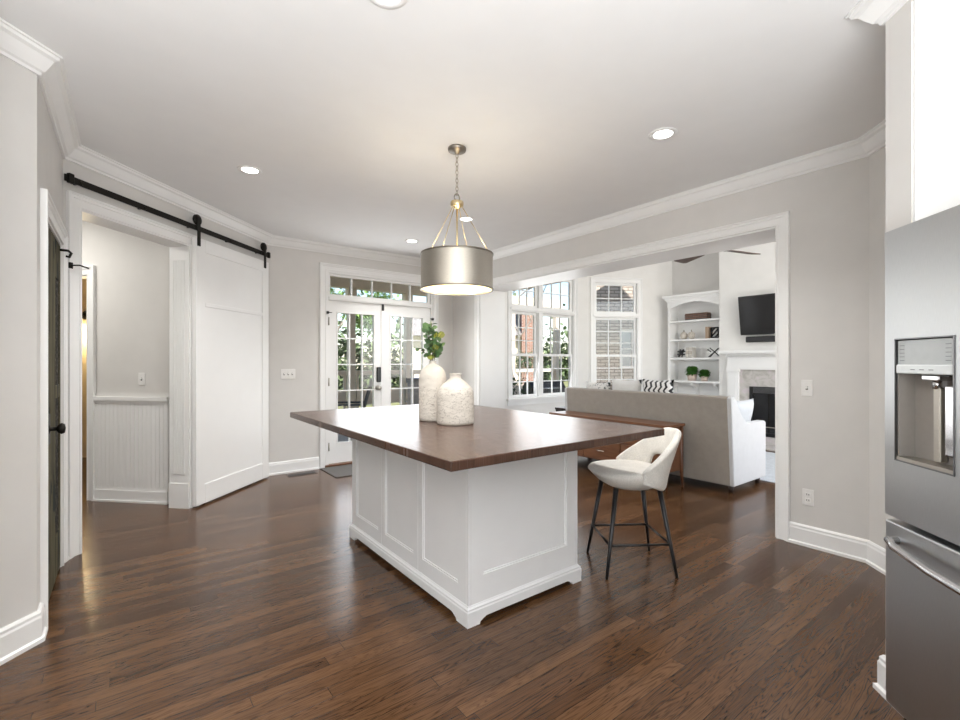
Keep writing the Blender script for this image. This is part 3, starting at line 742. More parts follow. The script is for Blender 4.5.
# ------------------------------------------------------------------ kitchen island
IX0, IX1, IY0, IY1 = 1.337, 2.137, 1.857, 3.33
isl = thing('kitchen_island', 'white panelled kitchen island cabinet with bracket feet under the wooden top', 'kitchen island', ((IX0 + IX1) / 2, (IY0 + IY1) / 2, 0))
hx, hy = (IX1 - IX0) / 2, (IY1 - IY0) / 2
MB().box(-hx + .014, hx - .014, -hy + .014, hy - .014, .05, .872).build('carcass', 'cab', isl)
def frame_panel(name, put, a0, a1, b0, b1, stiles, bot=.10, top=.075):
    """stiles: list of (start, end) along a; recess left open onto a back board"""
    m = MB()
    q0, q1 = stiles[0][1], stiles[1][0]
    for s0, s1 in stiles: put(m, s0, s1, b0, b1, .0, .016)
    put(m, q0, q1, b0, b0 + bot, .0, .016); put(m, q0, q1, b1 - top, b1, .0, .016)
    put(m, q0, q1, b0 + bot, b1 - top, 0, .005)
    c0, c1 = b0 + bot, b1 - top; g_ = .008                       # bead inside the frame
    put(m, q0, q0 + g_, c0 + g_, c1 - g_, .004, .0105); put(m, q1 - g_, q1, c0 + g_, c1 - g_, .004, .0105); put(m, q0, q1, c0, c0 + g_, .004, .0105); put(m, q0, q1, c1 - g_, c1, .004, .0105)
    return m.build(name, 'cab', isl)
z0, z1 = .075, .872
def pL(m, a0, a1, b0, b1, o0, o1): m.box(-hx + .016 - o1, -hx + .016 - o0, a0, a1, b0, b1)
def pR(m, a0, a1, b0, b1, o0, o1): m.box(hx - .016 + o0, hx - .016 + o1, a0, a1, b0, b1)
def pN(m, a0, a1, b0, b1, o0, o1): m.box(a0, a1, -hy + .016 - o1, -hy + .016 - o0, b0, b1)
def pF(m, a0, a1, b0, b1, o0, o1): m.box(a0, a1, hy - .016 + o0, hy - .016 + o1, b0, b1)
e = .017
pw = (2 * hy - 2 * e) / 3
for k in range(3):
    a = -hy + e + k * pw
    g = .0015
    ends = [(a + g, a + .052), (a + pw - .052, a + pw - g)]
    if k == 0: ends[0] = (a + g, a + .075)
    if k == 2: ends[1] = (a + pw - .06, a + pw - g)
    for pp in (pL, pR): frame_panel('side_panel', pp, a + g, a + pw - g, z0, z1, ends, .105, .07)
for pp in (pN, pF): frame_panel('end_panel', pp, -hx + e, hx - e, z0, z1, [(-hx + e, -hx + e + .075), (hx - e - .075, hx - e)], .155, .07)
for sx in (-1, 1):
    for sy in (-1, 1): MB().box(sx * hx - .016 if sx > 0 else -hx, sx * hx if sx > 0 else -hx + .016, sy * hy - .016 if sy > 0 else -hy, sy * hy if sy > 0 else -hy + .016, .075, .872).build('corner_post', 'cab', isl)
# base moulding with bracket feet
m = MB(); o = .015
m.sweep([(-hx, -hy), (-hx, hy), (hx, hy), (hx, -hy)][::-1], [(0, .098), (.002, .098), (.005, .092), (.013, .086), (.013, .078), (.0165, .072), (.0165, .052), (0, .052)], closed=True)
def brack(a0, a1, put):
    F, hgt = .10, .030
    poly = [(a0, 0), (a0 + F * .75, 0), (a0 + F * .8, .012), (a0 + F, .022), (a0 + F + .02, hgt), (a1 - F - .02, hgt), (a1 - F, .022), (a1 - F * .8, .012), (a1 - F * .75, 0), (a1, 0), (a1, .055), (a0, .055)]
    put(poly)
brack(-hx - .016, hx + .016, lambda p: (m.prism(p, -hy - .016, -hy + .004, 'y'), m.prism(p, hy - .004, hy + .016, 'y')))
brack(-hy + .004, hy - .004, lambda p: (m.prism(p, -hx - .016, -hx + .004, 'x'), m.prism(p, hx - .004, hx + .016, 'x')))
m.build('base_moulding', 'cab', isl)
m = MB(); m.box(-hx + .05, hx - .05, -hy + .05, hy - .05, .02, .06); m.build('plinth', 'cab', isl)
ct = MB().box(-.742, .742, -1.11, 1.11, .873, .914, .005, 2).build('island_worktop', 'counter', loc=((.997 + 2.481) / 2, (1.50 + 3.72) / 2, 0))
tag(ct, 'thick dark walnut worktop laid on the white island', 'worktop')

# ------------------------------------------------------------------ stools
def make_stool():
    t = thing('counter_stool', '', 'stool', group='counter stools')
    # seat pad: local +x is the front of the stool
    m = MB(); rows = []
    prof = [(.0, .498), (.50, .502), (.80, .525), (.97, .575), (1.0, .604), (.95, .627), (.80, .637), (.5, .635), (.0, .633)]
    N = 28
    for k, z in prof:
        r = []
        for i in range(N + 1):
            a = 2 * math.pi * i / N
            c, s = math.cos(a), math.sin(a)
            ex = 2.6; q = (abs(c) ** ex + abs(s) ** ex) ** (-1 / ex)
            x = .235 * q * c * k * (1 if c > 0 else .84); y = .235 * q * s * k
            front = max(0, c) ** 2
            zz = z + (.030 if z < .59 else .0) * front * k
            zz -= .012 * (1 - min(1, abs(k) ** 2)) if z > .6 else 0
            r.append((x * 1.06 + .01, y, zz))
        rows.append(r)
    m.grid(rows); bmesh.ops.remove_doubles(m.bm, verts=m.bm.verts, dist=1e-5)
    m.build('seat', 'boucle', t, smooth=True, subsurf=1)
    # wrapped back with a low rectangular opening
    m = MB(); rows = []; NU, NV = 24, 8
    for j in range(NV + 1):
        v = j / NV; r = []
        for i in range(NU + 1):
            u = -1 + 2 * i / NU
            ang = math.pi + u * rad(92)
            au = abs(u)
            top = .870 - .01 * au - .225 * max(0, (au - .24) / .76) ** 1.05
            bot = .508 + .06 * max(0, (au - .5) / .5)
            z = bot + (top - bot) * v
            lean = max(0, (z - .51) / .36) ** 1.2
            rx = .192 + .118 * lean; ry = .222 + .02 * lean
            r.append((rx * math.cos(ang) + .0, ry * math.sin(ang), z))
        rows.append(r)
    m.grid(rows, skip=lambda j, i: (2 <= j < 4 and 8 <= i < 16))
    m.build('backrest', 'boucle', t, smooth=True, subsurf=2, solid=.042)
    feet = []
    for sx in (-1, 1):
        for sy in (-1, 1):
            a = Vector((sx * .135, sy * .135, .525)); b = Vector((sx * .215, sy * .20, 0))
            MB().tube([b, b + (a - b) * .25, a], [.009, .011, .016], 12).build('leg', 'black', t)
            feet.append((sx, sy))
    def at(sx, sy, z): k = 1 - z / .535; return Vector((sx * (.135 + .08 * k), sy * (.135 + .065 * k), z))
    for p, q in (((-1, -1), (-1, 1)), ((1, -1), (1, 1)), ((-1, -1), (1, -1)), ((-1, 1), (1, 1))):
        MB().tube([at(*p, .19), at(*q, .19)], .0075, 10).build('stretcher', 'black', t)
    return t
st = make_stool(); st.location = (2.576, 1.805, 0); st.rotation_euler.z = rad(146)
st['label'] = 'cream upholstered counter stool turned out in front of the island corner'
copy_thing(st, (2.425, 2.50, 0), rad(180), 'cream counter stool tucked under the island top, mostly hidden behind the cabinet')

# ------------------------------------------------------------------ vases and greenery
v1 = thing('bottle_vase', 'taller crackled white bottle vase holding a leafy sprig', 'vase', (1.612, 2.64, .914))
m = MB(); m.lathe([(0, .004), (.082, 0), (.090, .004), (.091, .02), (.091, .27), (.089, .295), (.080, .323), (.062, .345), (.040, .360), (.027, .368), (.023, .378), (.0235, .386), (.027, .391), (.021, .391), (.018, .38), (.018, .30), (0, .30)], seg=40, cap=False); m.build('body', 'vase', v1)
v2 = thing('bottle_vase', 'shorter and wider crackled white bottle vase with a plain empty neck', 'vase', (1.640, 2.415, .914))
m = MB(); m.lathe([(0, .004), (.106, 0), (.114, .004), (.115, .02), (.115, .175), (.112, .20), (.098, .226), (.074, .252), (.050, .270), (.037, .280), (.035, .290), (.036, .308), (.040, .313), (.031, .313), (.028, .30), (.028, .2), (0, .2)], seg=44, cap=False); m.build('body', 'vase', v2)
sp_ = thing('eucalyptus_sprig', 'green round leaved sprig standing in the taller vase', 'plant', (1.612, 2.64, .914))
rng = random.Random(3)
stems = [[(0, 0, .31), (.0, .004, .42), (.0, .006, .53), (-.004, .010, .645)], [(0, 0, .31), (-.015, .01, .40), (-.05, .035, .455), (-.095, .068, .475)], [(.003, .0, .31), (.008, -.006, .42), (.018, -.014, .50), (.026, -.02, .575)], [(.0, .003, .31), (-.008, .012, .42), (-.018, .02, .52), (-.02, .024, .615)], [(.0, -.003, .31), (.006, -.008, .40), (.022, -.016, .45), (.035, -.026, .49)]]
m = MB()
for s in stems: m.tube(s, [.003, .0025, .002, .0012], 6)
m.build('stem', 'stem', sp_)
m = MB(); my = MB()
for si, s in enumerate(stems):
    P = [Vector(p) for p in s]
    n = 22 if si != 1 else 9
    for k in range(n):
        f = 1.1 + 1.9 * (k + .5) / n; i = min(int(f), 2); p = P[i].lerp(P[i + 1], f - i)
        a = k * 2.4 + si; d = Vector((math.cos(a), math.sin(a), rng.uniform(-.1, .9)))
        sz = rng.uniform(.036, .055) * (.7 if si == 1 else 1)
        (my if (rng.random() < .28 and si in (2, 4)) else m).leaf(p, d, (rng.gauss(0, 1), rng.gauss(0, 1), rng.gauss(0, .7)), sz, sz * .88)
m.build('leaves', 'leaf', sp_, normals=False); my.build('leaves', 'leaf_yellow', sp_, normals=False)

# ------------------------------------------------------------------ pendant lamp
PX, PY = 1.763, 2.577
pl = thing('pendant_lamp', 'brushed nickel drum pendant hanging over the island', 'lamp', (PX, PY, 0))
m = MB(); m.lathe([(0, ZC), (.060, ZC), (.062, ZC - .008), (.058, ZC - .022), (.02, ZC - .028), (.012, ZC - .042), (0, ZC - .042)][::-1], seg=28); m.build('canopy', 'nickel_dark', pl)
m = MB(); n = 10; zt, zb = ZC - .04, 2.415; hgt = (zt - zb) / n
for k in range(n):
    zc = zt - hgt * (k + .5); a = (k % 2) * math.pi / 2
    pts = []
    for i in range(12):
        q = 2 * math.pi * i / 12
        pts.append((.0095 * math.cos(q) * math.cos(a), .0095 * math.cos(q) * math.sin(a), zc + hgt * .66 * math.sin(q)))
    m.tube(pts, .0026, 6, closed=True)
m.build('chain', 'nickel', pl)
m = MB(); m.tube([(.021 * math.cos(2 * math.pi * i / 16), 0, 2.398 + .024 * math.sin(2 * math.pi * i / 16)) for i in range(16)], .0045, 8, closed=True); m.build('loop', 'nickel_dark', pl)
m = MB(); m.lathe([(0, 2.322), (.014, 2.322), (.030, 2.336), (.042, 2.340), (.044, 2.348), (.044, 2.366), (.040, 2.372), (.012, 2.376), (0, 2.38)], seg=24); m.build('collar', 'brass', pl)
DR, DT, DB = .240, 2.014, 1.782
for k in range(4):
    a = rad(32 + 90 * k)
    MB().tube([(.03 * math.cos(a), .03 * math.sin(a), 2.345), ((DR - .012) * math.cos(a), (DR - .012) * math.sin(a), DT - .002)], .0025, 8).build('support_rod', 'brass', pl)
MB().tube([(0, 0, 2.33), (0, 0, 1.98)], .006, 10).build('centre_stem', 'brass', pl)
sh = MB(); sh.lathe([(DR, DB), (DR, DT)], seg=72, cap=False); sh.lathe([(DR - .004, DT), (DR - .004, DB)], seg=72, cap=False)
sh = sh.build('drum_shade', 'nickel', pl, normals=False)
m = MB(); m.lathe([(DR - .005, DT - .002), (DR - .005, DB + .002)], seg=72, cap=False); m.build('shade_lining', 'shade_in', sh, normals=False)
for z in (DT - .004, DB - .004):
    m = MB(); m.lathe([(DR - .006, z), (DR + .005, z), (DR + .006, z + .004), (DR + .005, z + .009), (DR - .006, z + .009), (DR - .006, z)], seg=72, cap=False); m.build('rim', 'nickel_dark', sh)
m = MB()
for k in range(3):
    a = rad(20 + 120 * k); m.tube([(0, 0, 1.985), (.07 * math.cos(a), .07 * math.sin(a), 1.985), (.09 * math.cos(a), .09 * math.sin(a), 1.96)], .006, 8)
    m.lathe([(.015, 0), (.015, -.05)], (.09 * math.cos(a), .09 * math.sin(a), 1.965), 12)
m.build('lamp_holder', 'brass', pl)
for k in range(3):
    a = rad(20 + 120 * k); x, y = .09 * math.cos(a), .09 * math.sin(a)
    m = MB(); m.lathe([(.012, 0), (.016, -.015), (.028, -.045), (.028, -.06), (.018, -.078), (0, -.084)], (x, y, 1.915), 16); m.build('bulb', 'bulb', pl)
    light('pendant_bulb_light', 'POINT', (PX + x * 1.6, PY + y * 1.6, 1.90), 1.15, (1, .92, .80), size=.03)

# ------------------------------------------------------------------ recessed downlights
spots = [(.735, 3.806, 'in the ceiling before the barn door'), (2.685, 1.636, 'in the ceiling nearer the fridge than the patio doors'), (2.696, 4.885, 'in the ceiling just before the patio doors'), (2.712, 3.804, 'in the ceiling behind the pendant chain'), (.803, 1.654, 'at the top edge of the picture')]
proto = None
for i, (x, y, txt) in enumerate(spots):
    lb = 'round white recessed downlight ' + txt
    if proto is None:
        proto = thing('recessed_downlight', lb, 'ceiling light', (x, y, ZC), group='recessed downlights')
        m = MB(); m.lathe([(.056, -.001), (.060, -.005), (.084, -.004), (.086, 0), (.056, 0), (.056, -.001)], seg=36, cap=False); m.build('trim_ring', 'trim', proto)
        m = MB(); m.lathe([(0, -.002), (.057, -.002), (.057, -.0008), (0, -.0008)], seg=36, cap=False); m.build('lens', 'lens', proto)
    else: copy_thing(proto, (x, y, ZC), 0, lb)
    light('downlight_beam', 'SPOT', (x, y, ZC - .012), 38, (1, .985, .965), rot=(0, 0, 0), size=.05, spot_size=rad(125), spot_blend=.8)

# ------------------------------------------------------------------ floor register, doormat
rg = thing('floor_register', 'brown slotted floor vent before the wall near the patio doors', 'vent', (1.62, 5.53, 0))
MB().box(-.16, .16, -.06, .06, 0, .004, .001).build('frame', 'dark_wood', rg)
m = MB()
for k in range(14): m.box(-.14 + k * .0205, -.128 + k * .0205, -.042, .042, .0035, .006)
m.build('grille', 'black', rg)
dm = MB().box(-.46, .46, -.275, .275, 0, .010, .003).build('doormat', 'mat', loc=(2.33, 5.39, .0)); tag(dm, 'charcoal doormat in front of the patio doors', 'doormat')

# ------------------------------------------------------------------ hall sconce
sc = thing('wall_sconce', 'small dark wall sconce glowing in the yellow lit room', 'lamp', (-1.02, 7.72, 1.86), rad(-45))
q = sc
p = EP(-6.15, HN + 2.4); sc.location = (p[0], p[1], 1.93)
m = MB(); m.lathe([(0, 0), (.055, 0), (.06, .012), (.03, .03), (0, .032)], seg=20); m.xf(Matrix.Rotation(rad(90), 4, 'X')); m.build('backplate', 'black_iron', sc)
MB().tube([(0, -.03, 0), (0, -.10, .03), (0, -.13, 0), (0, -.13, -.03)], .010, 10).build('arm', 'black_iron', sc)
m = MB(); m.lathe([(.025, 0), (.04, -.03), (.045, -.05)], (0, -.13, -.02), 18, cap=False); m.build('cup', 'black_iron', sc)
m = MB(); m.lathe([(.02, 0), (.035, -.03), (.05, -.09), (.045, -.13), (0, -.14)], (0, -.13, -.05), 18); m.build('bulb', 'bulb', sc)
light('sconce_light', 'POINT', (p[0] - .12, p[1] - .14, 1.70), 7, (1, .80, .48), size=.06)
light('hall_ceiling_light', 'AREA', (-1.2, 5.3, ZC - .02), 13, (1, .97, .91), rot=(0, 0, 0), size=.9)

# ------------------------------------------------------------------ sofa, console, end table
so = thing('sofa', 'long taupe linen sofa seen from behind with sloping arms coloured as lit', 'sofa', (4.66, 2.12, 0))
SL = 2.16
# back seen from the kitchen: leans, local x = depth, local y = length
m = MB(); m.prism([(.055, .075), (.0, .95), (.03, .962), (.10, .955), (.20, .44), (.22, .075)], .035, SL - .035, 'y')
m.build('back', 'sofa', so, bevel=.012)
def arm(y0, y1):
    m = MB()
    pts = [(.06, .075), (.002, .945), (.03, .958), (.075, .952), (.12, .91), (.18, .82), (.26, .735), (.34, .690), (.42, .675), (.76, .672), (.79, .655), (.79, .075)]
    m.prism(pts, y0, y1, 'y'); return m.build('arm', 'sofa_lit', so, bevel=.012)
arm(0, .085); arm(SL - .085, SL)
MB().box(.20, .80, .085, SL - .085, .075, .28, .01, 2).build('seat_base', 'sofa_lit', so)
for k in range(2):
    y0 = .09 + k * (SL - .18) / 2; MB().box(.20, .82, y0, y0 + (SL - .18) / 2 - .01, .285, .455, .04, 3).build('seat_cushion', 'sofa_lit', so, smooth=True)
for x in (.13, .72):
    for y in (.06, SL - .06): MB().lathe([(.022, 0), (.03, .08)], (x, y, 0), 12).build('foot', 'dark_wood', so)
def cushion(label, loc, rot, w, h, t, mat, name='throw_pillow'):
    o = MB().pillow(w, h, t).build(name, mat); o.location = loc; o.rotation_euler = rot; tag(o, label, 'pillow', 'pillows on the sofa'); return o
cushion('grey leaf printed pillow at the sofa end by the twin window', (4.975, 3.97, .755), (0, 0, rad(90)), .40, .56, .15, 'leafprint')
cushion('large plain off white pillow in the middle of the sofa', (4.975, 3.53, .775), (0, 0, rad(90)), .44, .62, .16, 'pillow')
cushion('black and white patterned pillow on the sofa', (4.975, 3.10, .785), (0, 0, rad(90)), .41, .62, .15, 'ikat')
cushion('pale blue grey pillow leaning on the sofa arm nearest the wide opening', (5.33, 2.35, .675), (rad(12), 0, 0), .52, .44, .13, 'pillow_blue')

cn = thing('console_table', 'long reddish walnut console table with drawers behind the sofa', 'console table', (4.27, 2.56, 0))
CL, CD, CZ = 1.62, .345, .66
MB().box(0, CD, 0, CL, CZ - .025, CZ, .004).build('table_top', 'walnut', cn)
MB().box(.015, CD - .01, .03, CL - .03, .18, CZ - .025).build('case', 'walnut_x', cn)
n = 3
for k in range(n):
    a = .045 + k * (CL - .09) / n; b = a + (CL - .09) / n - .012
    for z0, z1 in ((.19, .405), (.415, CZ - .035)):
        d_ = MB().box(0.0, .018, a, b, z0, z1, .004).build('drawer', 'walnut', cn)
        y = (a + b) / 2; z = (z0 + z1) / 2
        MB().tube([(0, y - .05, z), (-.02, y - .05, z), (-.024, y, z), (-.02, y + .05, z), (0, y + .05, z)], .005, 8).build('pull', 'gold_pull', d_)
for x in (.03, CD - .03):
    for y in (.03, CL - .03):
        m = MB(); sx = -1 if x < .1 else 1; sy = -1 if y < .1 else 1
        m.tube([(x + sx * .006, y + sy * .012, 0), (x, y, .20), (x, y, CZ - .025)], [.012, .022, .024], 4); m.build('leg', 'walnut_x', cn)
et = thing('end_table', 'small dark end table past the far end of the sofa', 'table', (5.10, 4.50, 0))
MB().box(-.20, .20, -.18, .18, .615, .645, .004).build('table_top', 'dark_wood', et)
MB().box(-.18, .18, -.16, .16, .53, .615).build('apron', 'dark_wood', et)
for x in (-.17, .17):
    for y in (-.15, .15): MB().box(x - .02, x + .02, y - .02, y + .02, 0, .615).build('leg', 'dark_wood', et)
rug = MB().box(5.52, 7.3, 1.9, 4.6, 0, .012, .004).build('area_rug', 'rug'); tag(rug, 'pale blue grey rug on the living room floor before the fireplace', 'rug')

# ------------------------------------------------------------------ bookcase with its ornaments
XK = 8.0
bk = thing('bookcase', 'white built in bookcase with arched top in the living room recess', 'bookcase', (XK, BY1, 0))
KW = .99; dp = XF - XK
m = MB(); m.box(.0, dp, 0, .045, .96, 2.42); m.box(.0, dp, KW - .045, KW, .96, 2.42); m.box(dp - .015, dp, 0, KW, 0, 2.42); m.build('case', 'trim', bk)
for z in (2.045, 1.705, 1.37): MB().box(.012, dp - .015, .045, KW - .045, z - .03, z).build('shelf', 'trim', bk)
MB().box(-.12, dp, -.0, KW + .03, .93, .962, .006).build('ledge', 'trim', bk)
m = MB(); arch = [(.0, 2.44), (KW, 2.44), (KW, 2.30)] + [(KW - .045 - (KW - .09) * i / 16, 2.27 + .10 * math.sin(math.pi * i / 16)) for i in range(17)] + [(0, 2.30)]
m.prism(arch, -.012, .012, 'x'); m.build('arched_valance', 'trim', bk)
m = MB()
for o_, z0, z1 in ((.02, 2.40, 2.43), (.04, 2.43, 2.47), (.07, 2.47, 2.51)): m.box(-o_, dp, -.0, KW + o_, z0, z1)
m.build('cornice', 'trim', bk)
m = MB(); m.box(.16, dp, 0, KW, 0, .93); m.box(.15, .165, .06, KW - .06, .1, .85); m.build('lower_panel', 'trim', bk)
for y in (.09, .5, KW - .08):
    m = MB(); m.prism([(-.10, .93), (.16, .93), (.16, .70), (.12, .72), (.08, .82), (.02, .87), (-.08, .885)], y - .02, y + .02, 'y'); m.build('corbel', 'trim', bk)
XI = 8.12
def yb(px): # point on the shelf depth seen at a given place along the case
    k = (px - 480) / 466; return XI * (.797 - .605 * k) / (.605 + .797 * k)
bx = thing('storage_box', 'dark brown slatted wooden box on the top shelf', 'box', (XI, (yb(687) + yb(709)) / 2, 2.046))
w = (yb(687) - yb(709)) / 2; MB().box(-.07, .07, -w, w, 0, .105, .006).build('body', 'dark_wood', bx)
m = MB()
for z in (.02, .05, .08): m.box(-.074, .074, -w - .004, w + .004, z, z + .018)
m.build('slats', 'walnut_x', bx); MB().box(-.072, .072, -w, w, .105, .118, .003).build('lid', 'walnut', bx)
for k, (px, txt) in enumerate(((684, 'white ribbed ceramic pumpkin on the second shelf, beside the bay wall'), (691.5, 'white ribbed ceramic pumpkin on the second shelf, next to the tan book'))):
    o = thing('ceramic_pumpkin', txt, 'ornament', (XI, yb(px), 1.706))
    m = MB(); rows = []
    for j in range(9):
        t_ = math.pi * j / 8
        rows.append([((.062 * (1 + .10 * math.cos(8 * 2 * math.pi * i / 48))) * math.sin(t_) * math.cos(2 * math.pi * i / 48), (.062 * (1 + .10 * math.cos(8 * 2 * math.pi * i / 48))) * math.sin(t_) * math.sin(2 * math.pi * i / 48), .07 - .07 * math.cos(t_) * (1 - .15 * (j == 8))) for i in range(49)])
    m.grid(rows); m.build('body', 'vase', o); MB().tube([(0, 0, .135), (.004, .004, .158), (.012, .008, .17)], [.009, .007, .006], 8).build('stalk', 'stem', o)
bkx = thing('book', 'tan book standing upright on the second shelf', 'book', (XI, yb(709), 1.706))
MB().box(-.075, .075, -.03, .03, .0, .20, .002).build('cover', plain('tan_cloth', (.42, .31, .22), .7), bkx); MB().box(-.07, .07, -.025, .025, .003, .203).build('pages', 'pillow', bkx)
def knot(name, label, loc, bars, mat='black', r=.012):
    o = thing(name, label, 'ornament', loc)
    for a, b in bars: MB().tube([a, b], r, 8).build('bar', mat, o)
    return o
knot('geometric_bookend', 'black angular openwork bookend standing beside the tan book', (XI - .02, yb(715.5), 1.706), [((0, .06, .014), (0, .06, .18)), ((0, -.06, .014), (0, -.06, .18)), ((0, .06, .18), (0, -.06, .18)), ((0, .06, .014), (0, -.06, .014)), ((0, .06, .03), (0, -.06, .165)), ((0, .06, .11), (0, .0, .18)), ((0, .0, .014), (0, -.06, .08))], r=.014)
knot('lattice_ornament', 'black hash shaped ornament on the third shelf', (XI - .02, yb(682), 1.386), [((0, .05, .0), (0, .02, .14)), ((0, -.01, .0), (0, -.04, .14)), ((0, .075, .045), (0, -.065, .045)), ((0, .07, .10), (0, -.07, .10)), ((-.05, .01, .02), (.05, .01, .12))], r=.014)
for px, txt in ((689.2, 'pale spined book on the third shelf, next to the hash ornament'), (692.6, 'white spined book on the third shelf, standing clear of the hash ornament')):
    o = thing('book', txt, 'book', (XI, yb(px), 1.371)); MB().box(-.07, .07, -.028, .028, 0, .185, .002).build('cover', plain('cream_cover', (.62, .59, .54), .7), o)
    MB().box(-.066, .066, -.024, .024, .004, .187).build('pages', 'pillow', o); MB().box(-.0715, -.068, -.0285, .0285, .06, .12).build('spine_band', 'nickel_dark', o)
knot('jack_ornament', 'black crossed metal jack on the third shelf beside the chimney breast', (XI - .02, yb(715), 1.372), [((0, .10, .012), (0, -.09, .17)), ((0, -.10, .012), (0, .08, .17)), ((-.07, .04, .012), (.06, -.03, .16)), ((0, .06, .10), (.0, .12, .14))], r=.009)
for px, r_, txt in ((690.8, .108, 'larger round boxwood plant in a blush pot on the ledge'), (703.2, .082, 'smaller round boxwood plant in a blush pot on the ledge')):
    o = thing('potted_boxwood', txt, 'plant', (XI - .08, yb(px) * .985, .963))
    h = r_ * 1.05; m = MB(); m.lathe([(0, 0), (r_ * .62, 0), (r_ * .78, h), (r_ * .70, h), (r_ * .66, h * .85), (0, h * .85)], seg=24, cap=False); m.build('pot', 'pot', o)
    rng = random.Random(int(px)); m = MB()
    for k in range(700):
        d = Vector((rng.gauss(0, 1), rng.gauss(0, 1), rng.gauss(0, 1))).normalized(); 
        p = Vector((0, 0, h * .9 + r_ * .55)) + Vector((d.x * r_, d.y * r_, d.z * r_ * .72)) * rng.uniform(.6, 1)
        m.leaf(p, d + Vector((rng.uniform(-.6, .6), rng.uniform(-.6, .6), rng.uniform(-.3, .6))), (0, 0, 1), .035, .022)
    m.build('foliage', 'moss', o, normals=False)
    m = MB(); m.lathe([(0, h * .8), (r_ * .6, h * .9), (r_ * .75, h * .9 + r_ * .5), (r_ * .5, h * .9 + r_ * 1.0), (0, h * .9 + r_ * 1.1)], seg=18); m.build('inner_foliage', 'moss', o, smooth=True)

# ------------------------------------------------------------------ fireplace, television, fan
fp = thing('fireplace', 'white mantel fireplace with dentil trim and stone surround', 'fireplace', (XB, 2.795, 0))
for a, b in ((.66, .83), (-.83, -.66)): MB().box(-.068, 0, a, b, 0, 1.174).build('mantel_leg', 'trim', fp)
m = MB()
for a, b in ((.645, .845), (-.845, -.645)): m.box(-.085, 0, a, b, 0, .18); m.box(-.085, 0, a, b, 1.14, 1.20)
for a in (-.745, .745): m.box(-.072, -.06, a - .05, a + .05, .26, 1.06)
m.build('pilaster_detail', 'trim', fp)
m = MB(); m.box(-.07, 0, -.83, .83, 1.175, 1.404); m.box(-.082, 0, -.84, .84, 1.20, 1.225); m.build('frieze', 'trim', fp)
m = MB()
for k in range(58):
    y = -.83 + k * .0292; m.box(-.105, -.07, y, y + .016, 1.375, 1.405)
m.build('dentil_row', 'trim', fp)
MB().box(-.095, 0, -.845, .845, 1.405, 1.43).build('bed_moulding', 'trim', fp)
MB().box(-.19, 0, -.93, .93, 1.43, 1.475, .008, 2).build('mantel_shelf', 'trim', fp)
m = MB(); m.box(-.03, 0, .505, .66, 0, 1.175); m.box(-.03, 0, -.66, -.505, 0, 1.175); m.box(-.03, 0, -.505, .505, .91, 1.175); m.box(-.03, 0, -.505, .505, 0, .14)
m.build('stone_surround', 'tile', fp)
m = MB(); m.box(-.04, -.0, -.505, .505, .80, .909); m.box(-.04, 0, -.505, .505, .141, .20); m.box(-.04, 0, .465, .505, .20, .80); m.box(-.04, 0, -.505, -.465, .20, .80); m.build('firebox_frame', 'black', fp)
m = MB()
for k in range(5): m.box(-.043, -.038, -.45, .45, .815 + k * .018, .823 + k * .018)
m.build('louvre', 'steel_dark', fp)
MB().box(-.02, -.012, -.465, .465, .20, .80).build('fire_glass', 'glass_dark', fp)
m = MB()
for y in (-.23, 0, .23): m.box(-.024, -.012, y - .008, y + .008, .20, .80)
m.build('door_bars', 'black_iron', fp)
MB().box(-.045, -.04, -.505, .505, .285, .297).build('brass_strip', 'nickel', fp)
MB().box(0.0, .35, -.5, .5, .145, .905).build('firebox', 'black', fp)
MB().box(-.42, -.03, -.95, .95, 0, .02, .004).build('hearth', 'tile', fp)

tv = thing('television', 'black flat television tilted down above the mantel', 'television', (XB - .12, 2.865, 2.02))
tm = Matrix.Rotation(rad(-9), 4, 'Y')
m = MB(); m.box(-.02, .02, -.545, .545, -.30, .31, .005, mat=tm); m.build('casing', 'black', tv)
m = MB(); m.box(-.0225, -.02, -.534, .534, -.288, .30, mat=tm); m.build('screen', 'screen', tv)
m = MB(); m.box(.02, .118, -.2, .2, -.12, .10); m.build('wall_bracket', 'black_iron', tv)
MB().box(-.024, -.018, -.06, .06, -.30, -.29, mat=tm).build('badge_strip', 'chrome', tv)
sb = thing('soundbar', 'black soundbar hanging below the television', 'speaker', (XB - .05, 2.865, 1.605))
MB().box(-.045, .045, -.47, .47, 0, .09, .012, 3).build('body', 'black', sb); MB().box(-.047, -.044, -.45, .45, .014, .076).build('grille', plain('grey_speaker_cloth', (.035, .035, .037), .9), sb); MB().box(.045, .05, -.1, .1, .0, .07).build('wall_bracket', 'black_iron', sb)

